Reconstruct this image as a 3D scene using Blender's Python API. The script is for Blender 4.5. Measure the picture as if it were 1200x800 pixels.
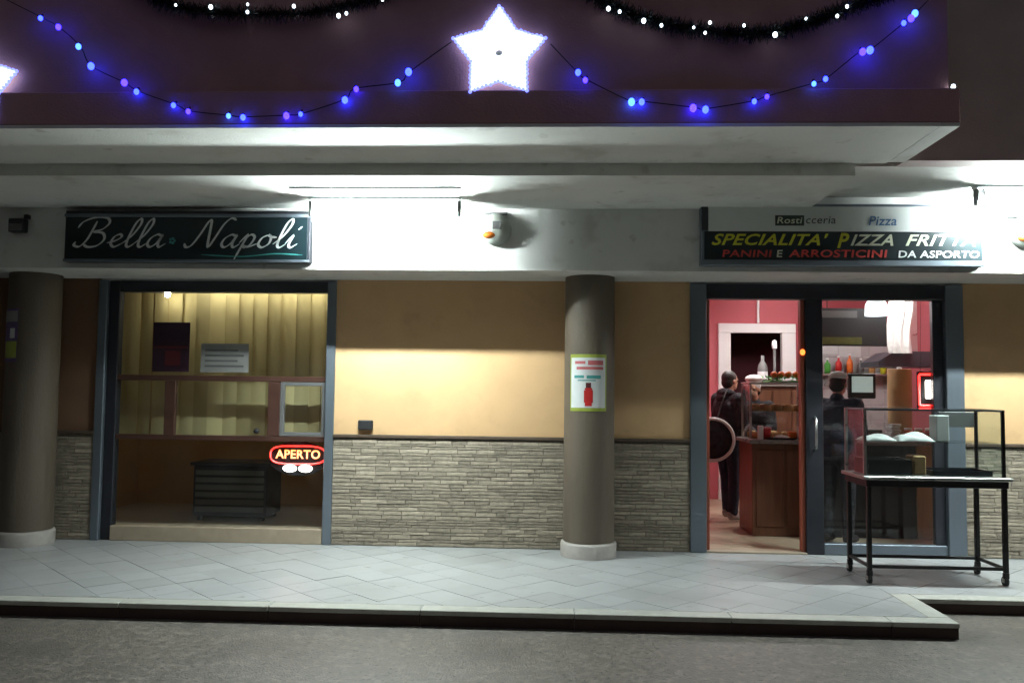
import bpy, bmesh, math, random
from mathutils import Vector, Matrix

random.seed(7)
SC = bpy.context.scene
for o in list(bpy.data.objects):
    bpy.data.objects.remove(o, do_unlink=True)
COL = SC.collection

# ------------------------------------------------------------------ camera
cam_d = bpy.data.cameras.new('camera')
cam = bpy.data.objects.new('camera', cam_d)
COL.objects.link(cam)
cam_d.sensor_width = 36.0
cam_d.lens = 30.0
cam_d.clip_start = 0.05
cam_d.clip_end = 500.0
CR = ((0.99882354, 0.04697437, 0.01203932), (0.00926012, 0.05893955, -0.9982186), (-0.04760028, 0.99715572, 0.05843522))
M4 = Matrix.Identity(4)
for i in range(3):
    M4[i][0] = CR[0][i]
    M4[i][1] = -CR[1][i]
    M4[i][2] = -CR[2][i]
M4.translation = Vector((0.0, 0.0, 1.45))
cam.matrix_world = M4
SC.camera = cam

# ------------------------------------------------------------------ night sky
W = bpy.data.worlds.new('World')
SC.world = W
W.use_nodes = True
wn = W.node_tree
bg = wn.nodes['Background']
sky = wn.nodes.new('ShaderNodeTexSky')
sky.sky_type = 'NISHITA'
sky.sun_disc = False
sky.sun_elevation = math.radians(-4.0)
sky.sun_rotation = math.radians(0.0)
hsv = wn.nodes.new('ShaderNodeHueSaturation')
hsv.inputs['Saturation'].default_value = 0.25
wn.links.new(sky.outputs[0], hsv.inputs['Color'])
wn.links.new(hsv.outputs[0], bg.inputs[0])
bg.inputs[1].default_value = 5.2

# ------------------------------------------------------------------ exposure
vs = SC.view_settings
vs.view_transform = 'Standard'
vs.look = 'None'
vs.exposure = 0.0
vs.gamma = 1.0
vs.use_curve_mapping = False
SC.cycles.use_denoising = True
SC.cycles.max_bounces = 8
SC.cycles.transparent_max_bounces = 12
SC.cycles.sample_clamp_indirect = 4.0
SC.cycles.caustics_reflective = False
SC.cycles.caustics_refractive = False

TUBE_POWER = 1600.0

# ------------------------------------------------------------------ materials
def mat(name, col, rough=0.6, metal=0.0, var=0.12, scale=6.0, bump=0.0, bscale=40.0, rnd=0.0, spec=0.5,
        wear=None, wear_scale=2.0, wear_amt=0.35, stretch=(1, 1, 1), coat=0.0, rv=0.08, spots=None, bdist=0.01):
    m = bpy.data.materials.new(name)
    m.use_nodes = True
    nt = m.node_tree
    b = nt.nodes['Principled BSDF']
    b.inputs['Roughness'].default_value = rough
    b.inputs['Metallic'].default_value = metal
    b.inputs['Specular IOR Level'].default_value = spec
    b.inputs['Coat Weight'].default_value = coat
    geo = nt.nodes.new('ShaderNodeNewGeometry')
    mp = nt.nodes.new('ShaderNodeVectorMath')
    mp.operation = 'MULTIPLY'
    mp.inputs[1].default_value = stretch
    nt.links.new(geo.outputs['Position'], mp.inputs[0])
    n = nt.nodes.new('ShaderNodeTexNoise')
    n.inputs['Scale'].default_value = scale
    n.inputs['Detail'].default_value = 6.0
    n.inputs['Roughness'].default_value = 0.6
    nt.links.new(mp.outputs[0], n.inputs['Vector'])
    mr = nt.nodes.new('ShaderNodeMapRange')
    mr.inputs[1].default_value = 0.25
    mr.inputs[2].default_value = 0.75
    mr.inputs[3].default_value = 1.0 - var
    mr.inputs[4].default_value = 1.0 + var
    nt.links.new(n.outputs['Fac'], mr.inputs[0])
    fac = mr.outputs[0]
    if rnd > 0:
        oi = nt.nodes.new('ShaderNodeObjectInfo')
        r2 = nt.nodes.new('ShaderNodeMapRange')
        r2.inputs[3].default_value = 1.0 - rnd
        r2.inputs[4].default_value = 1.0 + rnd
        nt.links.new(oi.outputs['Random'], r2.inputs[0])
        mu = nt.nodes.new('ShaderNodeMath')
        mu.operation = 'MULTIPLY'
        nt.links.new(fac, mu.inputs[0])
        nt.links.new(r2.outputs[0], mu.inputs[1])
        fac = mu.outputs[0]
    mx = nt.nodes.new('ShaderNodeVectorMath')
    mx.operation = 'SCALE'
    mx.inputs[0].default_value = col
    nt.links.new(fac, mx.inputs['Scale'])
    out = mx.outputs[0]
    if wear is not None:
        w = nt.nodes.new('ShaderNodeTexNoise')
        w.inputs['Scale'].default_value = wear_scale
        w.inputs['Detail'].default_value = 8.0
        w.inputs['Roughness'].default_value = 0.7
        nt.links.new(mp.outputs[0], w.inputs['Vector'])
        wr = nt.nodes.new('ShaderNodeMapRange')
        wr.inputs[1].default_value = 0.5
        wr.inputs[2].default_value = 0.72
        wr.inputs[3].default_value = 0.0
        wr.inputs[4].default_value = wear_amt
        nt.links.new(w.outputs['Fac'], wr.inputs[0])
        mm = nt.nodes.new('ShaderNodeMix')
        mm.data_type = 'RGBA'
        nt.links.new(wr.outputs[0], mm.inputs['Factor'])
        nt.links.new(out, mm.inputs['A'])
        mm.inputs['B'].default_value = (*wear, 1)
        out = mm.outputs['Result']
    if spots is not None:
        for sc_, lo_, hi_, am_ in spots[1]:
            w = nt.nodes.new('ShaderNodeTexNoise')
            w.inputs['Scale'].default_value = sc_
            w.inputs['Detail'].default_value = 3.0
            nt.links.new(geo.outputs['Position'], w.inputs['Vector'])
            wr = nt.nodes.new('ShaderNodeMapRange')
            wr.inputs[1].default_value = lo_
            wr.inputs[2].default_value = hi_
            wr.inputs[3].default_value = 0.0
            wr.inputs[4].default_value = am_
            nt.links.new(w.outputs['Fac'], wr.inputs[0])
            mm = nt.nodes.new('ShaderNodeMix')
            mm.data_type = 'RGBA'
            nt.links.new(wr.outputs[0], mm.inputs['Factor'])
            nt.links.new(out, mm.inputs['A'])
            mm.inputs['B'].default_value = (*spots[0], 1)
            out = mm.outputs['Result']
    nt.links.new(out, b.inputs['Base Color'])
    # roughness is never perfectly even
    rr = nt.nodes.new('ShaderNodeMapRange')
    rr.inputs[1].default_value = 0.3
    rr.inputs[2].default_value = 0.7
    rr.inputs[3].default_value = max(0.02, rough - rv)
    rr.inputs[4].default_value = min(1.0, rough + rv)
    nt.links.new(n.outputs['Fac'], rr.inputs[0])
    nt.links.new(rr.outputs[0], b.inputs['Roughness'])
    if bump > 0:
        bn = nt.nodes.new('ShaderNodeTexNoise')
        bn.inputs['Scale'].default_value = bscale
        bn.inputs['Detail'].default_value = 5.0
        nt.links.new(mp.outputs[0], bn.inputs['Vector'])
        bu = nt.nodes.new('ShaderNodeBump')
        bu.inputs['Strength'].default_value = bump
        bu.inputs['Distance'].default_value = bdist
        nt.links.new(bn.outputs['Fac'], bu.inputs['Height'])
        nt.links.new(bu.outputs[0], b.inputs['Normal'])
    return m

def emit(name, col, strength):
    m = bpy.data.materials.new(name)
    m.use_nodes = True
    nt = m.node_tree
    b = nt.nodes['Principled BSDF']
    b.inputs['Base Color'].default_value = (0.6, 0.6, 0.6, 1)
    b.inputs['Emission Color'].default_value = (*col, 1)
    b.inputs['Emission Strength'].default_value = strength
    b.inputs['Roughness'].default_value = 0.3
    return m

def glass(name, tint=(0.86, 0.9, 0.9), dirt=0.03, refl=1.0):
    m = bpy.data.materials.new(name)
    m.use_nodes = True
    nt = m.node_tree
    nt.nodes.clear()
    o = nt.nodes.new('ShaderNodeOutputMaterial')
    t = nt.nodes.new('ShaderNodeBsdfTransparent')
    t.inputs[0].default_value = (*tint, 1)
    g = nt.nodes.new('ShaderNodeBsdfGlossy')
    g.inputs['Roughness'].default_value = 0.03
    fr = nt.nodes.new('ShaderNodeLayerWeight')
    fr.inputs[0].default_value = 0.5
    pw = nt.nodes.new('ShaderNodeMath')
    pw.operation = 'POWER'
    pw.inputs[1].default_value = 5.0
    nt.links.new(fr.outputs['Facing'], pw.inputs[0])
    mu = nt.nodes.new('ShaderNodeMath')
    mu.operation = 'MULTIPLY_ADD'
    mu.inputs[1].default_value = 0.85 * refl
    mu.inputs[2].default_value = 0.045 * refl
    nt.links.new(pw.outputs[0], mu.inputs[0])
    mx = nt.nodes.new('ShaderNodeMixShader')
    nt.links.new(mu.outputs[0], mx.inputs[0])
    nt.links.new(t.outputs[0], mx.inputs[1])
    nt.links.new(g.outputs[0], mx.inputs[2])
    d = nt.nodes.new('ShaderNodeBsdfDiffuse')
    d.inputs[0].default_value = (0.5, 0.5, 0.48, 1)
    geo = nt.nodes.new('ShaderNodeNewGeometry')
    n = nt.nodes.new('ShaderNodeTexNoise')
    n.inputs['Scale'].default_value = 3.0
    n.inputs['Detail'].default_value = 6.0
    nt.links.new(geo.outputs['Position'], n.inputs['Vector'])
    mr = nt.nodes.new('ShaderNodeMapRange')
    mr.inputs[1].default_value = 0.4
    mr.inputs[2].default_value = 0.75
    mr.inputs[4].default_value = dirt * 2
    nt.links.new(n.outputs['Fac'], mr.inputs[0])
    m2 = nt.nodes.new('ShaderNodeMixShader')
    nt.links.new(mr.outputs[0], m2.inputs[0])
    nt.links.new(mx.outputs[0], m2.inputs[1])
    nt.links.new(d.outputs[0], m2.inputs[2])
    nt.links.new(m2.outputs[0], o.inputs[0])
    return m

M = {}
M['asphalt'] = mat('asphalt', (0.115, 0.101, 0.086), 0.5, rv=0.1, var=0.55, scale=26.0, bump=0.7, bscale=75.0, bdist=0.006, wear=(0.215, 0.19, 0.165), wear_scale=13.0, wear_amt=0.75,
                   spots=((0.03, 0.028, 0.025), ((1.3, 0.54, 0.70, 0.5), (30.0, 0.60, 0.68, 0.7))))
M['tile'] = mat('floor_tile', (0.375, 0.385, 0.39), 0.33, rv=0.015, var=0.07, scale=5.0, bump=0.05, bscale=30, rnd=0.07, wear=(0.32, 0.33, 0.33), wear_scale=1.2, wear_amt=0.2, spots=((0.19, 0.185, 0.17), ((0.9, 0.55, 0.8, 0.55), (9.0, 0.66, 0.72, 0.6), (3.5, 0.58, 0.8, 0.35))))
M['grout'] = mat('grout', (0.32, 0.33, 0.33), 0.85, var=0.2, scale=20)
M['kerb_stone'] = mat('kerb_stone', (0.42, 0.42, 0.38), 0.5, var=0.14, scale=14.0, bump=0.15, bscale=60, rnd=0.08, wear=(0.22, 0.2, 0.17), wear_scale=6)
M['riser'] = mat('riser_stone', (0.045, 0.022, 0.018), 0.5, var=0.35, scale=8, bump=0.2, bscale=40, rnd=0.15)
M['ochre'] = mat('ochre_plaster', (0.56, 0.36, 0.185), 0.85, var=0.07, scale=2.5, bump=0.25, bscale=120, wear=(0.44, 0.285, 0.14), wear_scale=1.6, wear_amt=0.4, spots=((0.34, 0.23, 0.12), ((4.0, 0.62, 0.78, 0.4), (1.0, 0.56, 0.75, 0.3))))
M['shaded_wall'] = mat('shaded_wall_plaster', (0.17, 0.09, 0.05), 0.85, var=0.1, scale=2.5, bump=0.25, bscale=120)  # left wall colour darkened to stand in for shade away from the lamp
M['white_plaster'] = mat('white_plaster', (0.76, 0.77, 0.75), 0.8, var=0.05, scale=3, bump=0.2, bscale=90, wear=(0.5, 0.5, 0.47), wear_scale=1.3, wear_amt=0.35, spots=((0.40, 0.37, 0.31), ((2.6, 0.60, 0.74, 0.4), (8.0, 0.66, 0.75, 0.4))))
M['soffit'] = mat('soffit_plaster', (0.80, 0.81, 0.78), 0.85, var=0.06, scale=2, bump=0.2, bscale=60, wear=(0.46, 0.45, 0.41), wear_scale=1.1, wear_amt=0.45, spots=((0.36, 0.34, 0.29), ((2.2, 0.60, 0.74, 0.45), (7.0, 0.66, 0.75, 0.4))))
M['brown_plaster'] = mat('brown_plaster', (0.50, 0.285, 0.29), 0.8, var=0.12, scale=3, bump=0.35, bscale=80, wear=(0.38, 0.215, 0.215), wear_scale=1.2, wear_amt=0.5)
M['grey_brown'] = mat('grey_brown_plaster', (0.52, 0.43, 0.42), 0.85, var=0.12, scale=3, bump=0.3, bscale=80)
M['column'] = mat('column_paint', (0.112, 0.088, 0.064), 0.6, var=0.15, scale=4, bump=0.3, bscale=70, wear=(0.085, 0.07, 0.05), wear_scale=3.5, stretch=(1, 1, 0.35))
M['plinth'] = mat('plinth_stone', (0.40, 0.37, 0.34), 0.6, var=0.15, scale=12, bump=0.2, bscale=50)
M['ledger'] = mat('ledger_stone', (0.30, 0.255, 0.195), 0.9, var=0.26, scale=26, bump=0.6, bscale=50, rnd=0.22)
M['mortar'] = mat('mortar', (0.22, 0.195, 0.155), 0.9, var=0.2, scale=30)
M['trim'] = mat('dark_trim', (0.075, 0.05, 0.035), 0.5, var=0.2, scale=10)
M['alu'] = mat('blue_grey_aluminium', (0.17, 0.20, 0.235), 0.38, metal=0.55, var=0.12, scale=4, stretch=(1, 1, 0.2))
M['alu_dark'] = mat('dark_aluminium', (0.035, 0.037, 0.046), 0.4, metal=0.4, var=0.15, scale=5)
M['rail_wood'] = mat('brown_rail', (0.06, 0.026, 0.018), 0.45, var=0.2, scale=9, stretch=(0.3, 1, 1))
M['sill'] = mat('sill_stone', (0.36, 0.29, 0.21), 0.5, var=0.12, scale=9)
M['glass'] = glass('shop_glass', (0.95, 0.97, 0.97), 0.006)
M['case_glass'] = glass('case_glass', (0.95, 0.98, 0.97), 0.012)
M['blind'] = mat('cream_blind', (0.64, 0.54, 0.28), 0.8, var=0.10, scale=4, rnd=0.22, stretch=(1, 1, 0.25))
bn_ = M['blind'].node_tree
tr_ = bn_.nodes.new('ShaderNodeBsdfTranslucent')
tr_.inputs[0].default_value = (0.62, 0.52, 0.26, 1)
mx_ = bn_.nodes.new('ShaderNodeMixShader')
mx_.inputs[0].default_value = 0.4
bn_.links.new(bn_.nodes['Principled BSDF'].outputs[0], mx_.inputs[1])
bn_.links.new(tr_.outputs[0], mx_.inputs[2])
bn_.links.new(mx_.outputs[0], bn_.nodes['Material Output'].inputs[0])
M['white_metal'] = mat('white_metal', (0.72, 0.73, 0.72), 0.4, var=0.05, scale=6)
M['black_metal'] = mat('black_metal', (0.012, 0.011, 0.012), 0.4, metal=0.3, var=0.2, scale=12)
M['steel'] = mat('steel', (0.50, 0.51, 0.49), 0.32, metal=0.9, var=0.12, scale=6, stretch=(0.2, 1, 1))
M['rubber'] = mat('rubber', (0.01, 0.01, 0.01), 0.7)
M['pink'] = mat('pink_red_wall', (0.43, 0.095, 0.115), 0.7, var=0.08, scale=2, bump=0.1, bscale=60)
M['red_wood'] = mat('red_brown_wood', (0.25, 0.06, 0.03), 0.5, var=0.25, scale=8, stretch=(3, 3, 0.3))
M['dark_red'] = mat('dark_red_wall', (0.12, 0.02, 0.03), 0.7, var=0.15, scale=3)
M['white_paint'] = mat('white_paint', (0.74, 0.75, 0.75), 0.5, var=0.04, scale=4)
M['beige_floor'] = mat('beige_floor', (0.42, 0.34, 0.24), 0.35, var=0.12, scale=5)
M['wall_tile'] = mat('pale_wall_tile', (0.48, 0.46, 0.47), 0.3, var=0.08, scale=6, rnd=0.05)
M['counter_wood'] = mat('counter_wood', (0.13, 0.05, 0.025), 0.45, var=0.3, scale=7, stretch=(3, 3, 0.3))
M['counter_top'] = mat('counter_top', (0.22, 0.2, 0.19), 0.3, var=0.2, scale=20)
M['black'] = mat('matt_black', (0.012, 0.012, 0.014), 0.6, var=0.2, scale=10)
M['black_cloth'] = mat('black_cloth', (0.012, 0.012, 0.017), 0.9, var=0.3, scale=25, bump=0.8, bscale=11, bdist=0.05)
M['navy_cloth'] = mat('navy_cloth', (0.016, 0.018, 0.035), 0.9, var=0.3, scale=25, bump=0.8, bscale=11, bdist=0.05)
M['white_cloth'] = mat('white_cloth', (0.68, 0.68, 0.66), 0.9, var=0.06, scale=12, bump=0.6, bscale=12, bdist=0.04)
M['skin'] = mat('skin', (0.50, 0.27, 0.18), 0.55, var=0.08, scale=20)
M['hair'] = mat('dark_hair', (0.015, 0.011, 0.009), 0.6, var=0.4, scale=60, stretch=(1, 1, 0.2))
M['bread'] = mat('bread', (0.48, 0.26, 0.09), 0.7, var=0.35, scale=18, bump=0.5, bscale=40, rnd=0.25)
M['kraft'] = mat('kraft_paper', (0.45, 0.28, 0.13), 0.8, var=0.12, scale=10, bump=0.3, bscale=25)
M['green'] = mat('leaf_green', (0.05, 0.25, 0.03), 0.6, var=0.3, scale=20)
M['orange'] = mat('orange_plastic', (0.65, 0.14, 0.02), 0.45, var=0.15, scale=10)
M['red'] = mat('red_print', (0.45, 0.015, 0.015), 0.5, var=0.08, scale=10)
M['pinkred_print'] = mat('pink_print', (0.5, 0.12, 0.13), 0.5, var=0.1, scale=30)
M['teal_print'] = mat('teal_print', (0.05, 0.28, 0.27), 0.5, var=0.15, scale=30)
M['lime_print'] = mat('lime_print', (0.30, 0.36, 0.05), 0.5, var=0.15, scale=10)
M['paper'] = mat('paper', (0.62, 0.64, 0.64), 0.7, var=0.06, scale=8)
M['grey_paper'] = mat('grey_paper', (0.26, 0.26, 0.25), 0.7, var=0.12, scale=8)
M['purple_print'] = mat('purple_print', (0.10, 0.06, 0.16), 0.5, var=0.3, scale=9)
M['poster_dark'] = mat('dark_red_print', (0.022, 0.006, 0.016), 0.55, var=0.4, scale=9)
M['poster_red'] = mat('maroon_print', (0.075, 0.008, 0.01), 0.55, var=0.3, scale=12)
M['olive'] = mat('olive_print', (0.09, 0.10, 0.02), 0.6, var=0.3, scale=15)
M['sign_teal'] = mat('dark_teal_panel', (0.004, 0.013, 0.017), 0.35, var=0.3, scale=3)
M['sign_white'] = mat('white_panel', (0.74, 0.77, 0.76), 0.4, var=0.05, scale=3)
M['letter_white'] = mat('letter_white', (0.74, 0.77, 0.76), 0.5, var=0.03)
M['letter_yellow'] = mat('letter_yellow', (0.62, 0.60, 0.04), 0.5, var=0.05)
M['letter_cream'] = mat('letter_cream', (0.72, 0.74, 0.58), 0.5, var=0.05)
M['letter_red'] = mat('letter_red', (0.60, 0.06, 0.05), 0.5, var=0.05)
M['letter_dark'] = mat('letter_dark', (0.03, 0.05, 0.04), 0.5, var=0.05)
M['letter_blue'] = mat('letter_blue', (0.10, 0.20, 0.36), 0.5, var=0.05)
M['tinsel'] = mat('dark_tinsel', (0.006, 0.012, 0.009), 0.35, var=0.4, scale=40)
M['cable'] = mat('cable', (0.008, 0.01, 0.012), 0.6)
M['siren'] = mat('siren_shell', (0.42, 0.45, 0.40), 0.45, var=0.08, scale=10)
M['amber'] = mat('amber_lens', (0.55, 0.14, 0.02), 0.25, var=0.1, scale=20)
M['grey_plastic'] = mat('grey_plastic', (0.12, 0.12, 0.12), 0.5, var=0.1)
M['beige_wood'] = mat('beige_wood', (0.36, 0.22, 0.11), 0.5, var=0.2, scale=8, stretch=(3, 3, 0.3))
M['louvre'] = mat('louvre_blade', (0.22, 0.23, 0.23), 0.5, var=0.05)
M['tube'] = emit('fluorescent_tube', (0.88, 1.0, 0.98), TUBE_POWER)
M['room_tube'] = emit('room_tube', (1.0, 0.95, 0.92), 340.0)
M['dim_lamp'] = emit('dim_room_lamp', (1.0, 0.86, 0.55), 40.0)
M['spot_bulb'] = emit('spot_bulb', (1.0, 0.92, 0.7), 130.0)
M['added_strip_tube'] = emit('added_strip_tube', (1.0, 0.93, 0.72), 55.0)  # glow of the unseen strip added to light the blind
M['shade'] = emit('lit_shade', (0.92, 0.98, 1.0), 1.5)
M['star'] = emit('star_led', (0.70, 0.84, 1.0), 2.0)
M['star_rim'] = emit('star_rim_led', (0.16, 0.20, 1.0), 2.6)
M['blue_led'] = emit('blue_led', (0.010, 0.020, 1.0), 20.0)
M['blue_led2'] = emit('pale_blue_led', (0.03, 0.10, 1.0), 9.0)
M['blue_led3'] = emit('deep_blue_led', (0.022, 0.010, 1.0), 13.0)
M['white_led'] = emit('white_led', (0.75, 0.88, 1.0), 5.0)
M['neon_red'] = emit('neon_red', (1.0, 0.012, 0.008), 7.0)
M['neon_orange'] = emit('neon_orange', (1.0, 0.28, 0.06), 4.0)
M['neon_white'] = emit('neon_white', (1.0, 0.90, 0.82), 9.0)
M['screen'] = emit('till_screen', (0.45, 0.62, 0.58), 0.5)
M['orange_lamp'] = emit('orange_lamp', (1.0, 0.2, 0.02), 3.0)

# ------------------------------------------------------------------ mesh helpers
WO = {}      # world origin of each object

class MB:
    def __init__(s):
        s.v = []
        s.f = []
        s.smooth = []

    def add(s, vs, fs, smooth=False):
        b = len(s.v)
        s.v += [tuple(p) for p in vs]
        s.f += [tuple(i + b for i in f) for f in fs]
        s.smooth += [smooth] * len(fs)
        return s

    def box(s, x0, x1, y0, y1, z0, z1):
        return s.add([(x0, y0, z0), (x1, y0, z0), (x1, y1, z0), (x0, y1, z0), (x0, y0, z1), (x1, y0, z1), (x1, y1, z1), (x0, y1, z1)],
                     [(0, 3, 2, 1), (4, 5, 6, 7), (0, 1, 5, 4), (1, 2, 6, 5), (2, 3, 7, 6), (3, 0, 4, 7)])

    def bbox(s, x0, x1, y0, y1, z0, z1, c=0.005):
        """box with chamfered edges"""
        bm = bmesh.new()
        bmesh.ops.create_cube(bm, size=1.0)
        bmesh.ops.scale(bm, vec=(x1 - x0, y1 - y0, z1 - z0), verts=bm.verts)
        bmesh.ops.translate(bm, vec=((x0 + x1) / 2, (y0 + y1) / 2, (z0 + z1) / 2), verts=bm.verts)
        bmesh.ops.bevel(bm, geom=bm.edges[:], offset=c, segments=1, affect='EDGES', clamp_overlap=True)
        return s.bm(bm)

    def bm(s, bm, smooth=False, mtx=None):
        bm.verts.index_update()
        vs = [(mtx @ v.co if mtx else v.co.copy()) for v in bm.verts]
        fs = [[v.index for v in f.verts] for f in bm.faces]
        bm.free()
        return s.add(vs, fs, smooth)

    def tube(s, pts, r, n=8, caps=True, smooth=True):
        pts = [Vector(p) for p in pts]
        rs = r if isinstance(r, (list, tuple)) else [r] * len(pts)
        rings = []
        t0 = (pts[1] - pts[0]).normalized()
        up = Vector((0, 0, 1)) if abs(t0.z) < 0.9 else Vector((1, 0, 0))
        nrm = t0.cross(up).normalized()
        vs = []
        for i, p in enumerate(pts):
            a = pts[max(i - 1, 0)]
            b = pts[min(i + 1, len(pts) - 1)]
            t = (b - a).normalized()
            nrm = (nrm - t * nrm.dot(t)).normalized()
            bn = t.cross(nrm)
            for k in range(n):
                an = 2 * math.pi * k / n
                vs.append(p + (nrm * math.cos(an) + bn * math.sin(an)) * rs[i])
        fs = []
        for i in range(len(pts) - 1):
            for k in range(n):
                k2 = (k + 1) % n
                fs.append((i * n + k, i * n + k2, (i + 1) * n + k2, (i + 1) * n + k))
        s.add(vs, fs, smooth)
        if caps:
            b = len(s.v) - len(vs)
            s.f.append(tuple(b + k for k in range(n - 1, -1, -1)))
            s.f.append(tuple(b + (len(pts) - 1) * n + k for k in range(n)))
            s.smooth += [False, False]
        return s

    def lathe(s, prof, c=(0, 0, 0), n=24, axis='z', smooth=True, a0=0.0, a1=2 * math.pi):
        full = abs(a1 - a0 - 2 * math.pi) < 1e-6
        m = n if full else n + 1
        vs = []
        for r, h in prof:
            for k in range(m):
                a = a0 + (a1 - a0) * k / n
                p = (r * math.cos(a), r * math.sin(a), h)
                if axis == 'y':
                    p = (p[0], -h, p[1])
                vs.append((p[0] + c[0], p[1] + c[1], p[2] + c[2]))
        fs = []
        for i in range(len(prof) - 1):
            for k in range(n):
                k2 = (k + 1) % m
                fs.append((i * m + k, i * m + k2, (i + 1) * m + k2, (i + 1) * m + k))
        return s.add(vs, fs, smooth)

    def ell(s, c, r, n=14, m=9):
        prof = [(math.sin(math.pi * i / m), -math.cos(math.pi * i / m)) for i in range(m + 1)]
        vs = []
        fs = []
        for a, h in prof:
            for k in range(n):
                t = 2 * math.pi * k / n
                vs.append((c[0] + r[0] * a * math.cos(t), c[1] + r[1] * a * math.sin(t), c[2] + r[2] * h))
        for i in range(m):
            for k in range(n):
                k2 = (k + 1) % n
                fs.append((i * n + k, i * n + k2, (i + 1) * n + k2, (i + 1) * n + k))
        return s.add(vs, fs, True)

    def prism(s, poly, y0, y1):
        """closed polygon in XZ (counter-clockwise seen from -Y), extruded along Y"""
        n = len(poly)
        vs = [(p[0], y0, p[1]) for p in poly] + [(p[0], y1, p[1]) for p in poly]
        fs = [tuple(range(n)), tuple(range(2 * n - 1, n - 1, -1))]
        for k in range(n):
            k2 = (k + 1) % n
            fs.append((k, k + n, k2 + n, k2))
        return s.add(vs, fs)

    def slab(s, poly, z0, z1):
        n = len(poly)
        vs = [(p[0], p[1], z0) for p in poly] + [(p[0], p[1], z1) for p in poly]
        fs = [tuple(range(n - 1, -1, -1)), tuple(range(n, 2 * n))]
        for k in range(n):
            k2 = (k + 1) % n
            fs.append((k, k2, k2 + n, k + n))
        return s.add(vs, fs)

    def build(s, name, m, parent=None, origin=None):
        if origin is None:
            xs = [p[0] for p in s.v]
            ys = [p[1] for p in s.v]
            zs = [p[2] for p in s.v]
            origin = Vector(((min(xs) + max(xs)) / 2, (min(ys) + max(ys)) / 2, min(zs)))
        else:
            origin = Vector(origin)
        me = bpy.data.meshes.new(name)
        me.from_pydata([tuple(Vector(p) - origin) for p in s.v], [], s.f)
        me.polygons.foreach_set('use_smooth', s.smooth)
        me.update()
        me.materials.append(m if not isinstance(m, str) else M[m])
        return place(name, me, origin, parent)

def place(name, me, origin, parent=None):
    o = bpy.data.objects.new(name, me)
    COL.objects.link(o)
    WO[o] = Vector(origin)
    if parent is not None:
        o.parent = parent
        o.location = WO[o] - WO[parent]
    else:
        o.location = WO[o]
    return o

def tag(o, label=None, cat=None, group=None, kind=None):
    if label:
        o['label'] = label
    if cat:
        o['category'] = cat
    if group:
        o['group'] = group
    if kind:
        o['kind'] = kind
    return o

def thing(name, loc, label, cat, group=None):
    o = bpy.data.objects.new(name, None)
    o.empty_display_size = 0.1
    COL.objects.link(o)
    o.location = loc
    WO[o] = Vector(loc)
    return tag(o, label, cat, group)

def pivot(name, loc, parent):
    o = bpy.data.objects.new(name, None)
    o.empty_display_size = 0.1
    COL.objects.link(o)
    WO[o] = Vector(loc)
    o.parent = parent
    o.location = WO[o] - WO[parent]
    return o

def catmull(pts, n=8, closed=False):
    P = [Vector(p) for p in pts]
    out = []
    L = len(P)
    for i in range(L if closed else L - 1):
        g = (lambda k: P[k % L]) if closed else (lambda k: P[min(max(k, 0), L - 1)])
        a, b, c, d = g(i - 1), g(i), g(i + 1), g(i + 2)
        for k in range(n):
            t = k / n
            out.append(0.5 * ((2 * b) + (c - a) * t + (2 * a - 5 * b + 4 * c - d) * t * t + (3 * b - a - 3 * c + d) * t ** 3))
    if not closed:
        out.append(P[-1])
    return out

def text_mesh(body, size, shear=0.0, bold=0.0, spacing=1.0, extrude=0.002):
    cu = bpy.data.curves.new('text', 'FONT')
    cu.body = body
    cu.size = size
    cu.shear = shear
    cu.offset = bold
    cu.space_character = spacing
    cu.extrude = extrude
    cu.resolution_u = 3
    o = bpy.data.objects.new('text', cu)
    COL.objects.link(o)
    dg = bpy.context.evaluated_depsgraph_get()
    me = bpy.data.meshes.new_from_object(o.evaluated_get(dg))
    bpy.data.objects.remove(o, do_unlink=True)
    return me

def text(name, body, x0, x1, y, z0, z1, m, parent, shear=0.0, bold=0.0, wave=None):
    """lettering stretched to fill the given rectangle on a plane facing -Y"""
    me = text_mesh(body, 1.0, shear, bold, 1.05)
    xs = [v.co.x for v in me.vertices]
    ys = [v.co.y for v in me.vertices]
    sx = (x1 - x0) / (max(xs) - min(xs))
    sz = (z1 - z0) / (max(ys) - min(ys))
    mx, my = min(xs), min(ys)
    org = Vector(((x0 + x1) / 2, y, z0))
    for v in me.vertices:
        p = Vector((x0 + (v.co.x - mx) * sx, y - (0.002 if v.co.z > 0 else 0.0), z0 + (v.co.y - my) * sz))
        v.co = p - org
    me.materials.append(M[m])
    return place(name, me, org, parent)

# ================================================================== GROUND
GZ = -0.105
g = MB()
g.add([(-80, -80, GZ), (80, -80, GZ), (80, 80, GZ), (-80, 80, GZ)], [(0, 1, 2, 3)])
tag(g.build('street', 'asphalt', origin=(0, 0, GZ)), kind='structure')

FY = 5.70      # front of the pavement
FY2 = 6.36     # front of the set-back pavement on the right
CX = 2.63      # where it steps back
XL, XR = -8.0, 8.0
b = MB()
b.slab([(XL, FY + 0.03), (CX - 0.03, FY + 0.03), (CX - 0.03, FY2 + 0.03), (XR, FY2 + 0.03), (XR, 8.02), (XL, 8.02)], GZ - 0.05, -0.003)
pave = b.build('pavement', 'grout')
tag(pave, kind='structure')

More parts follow.
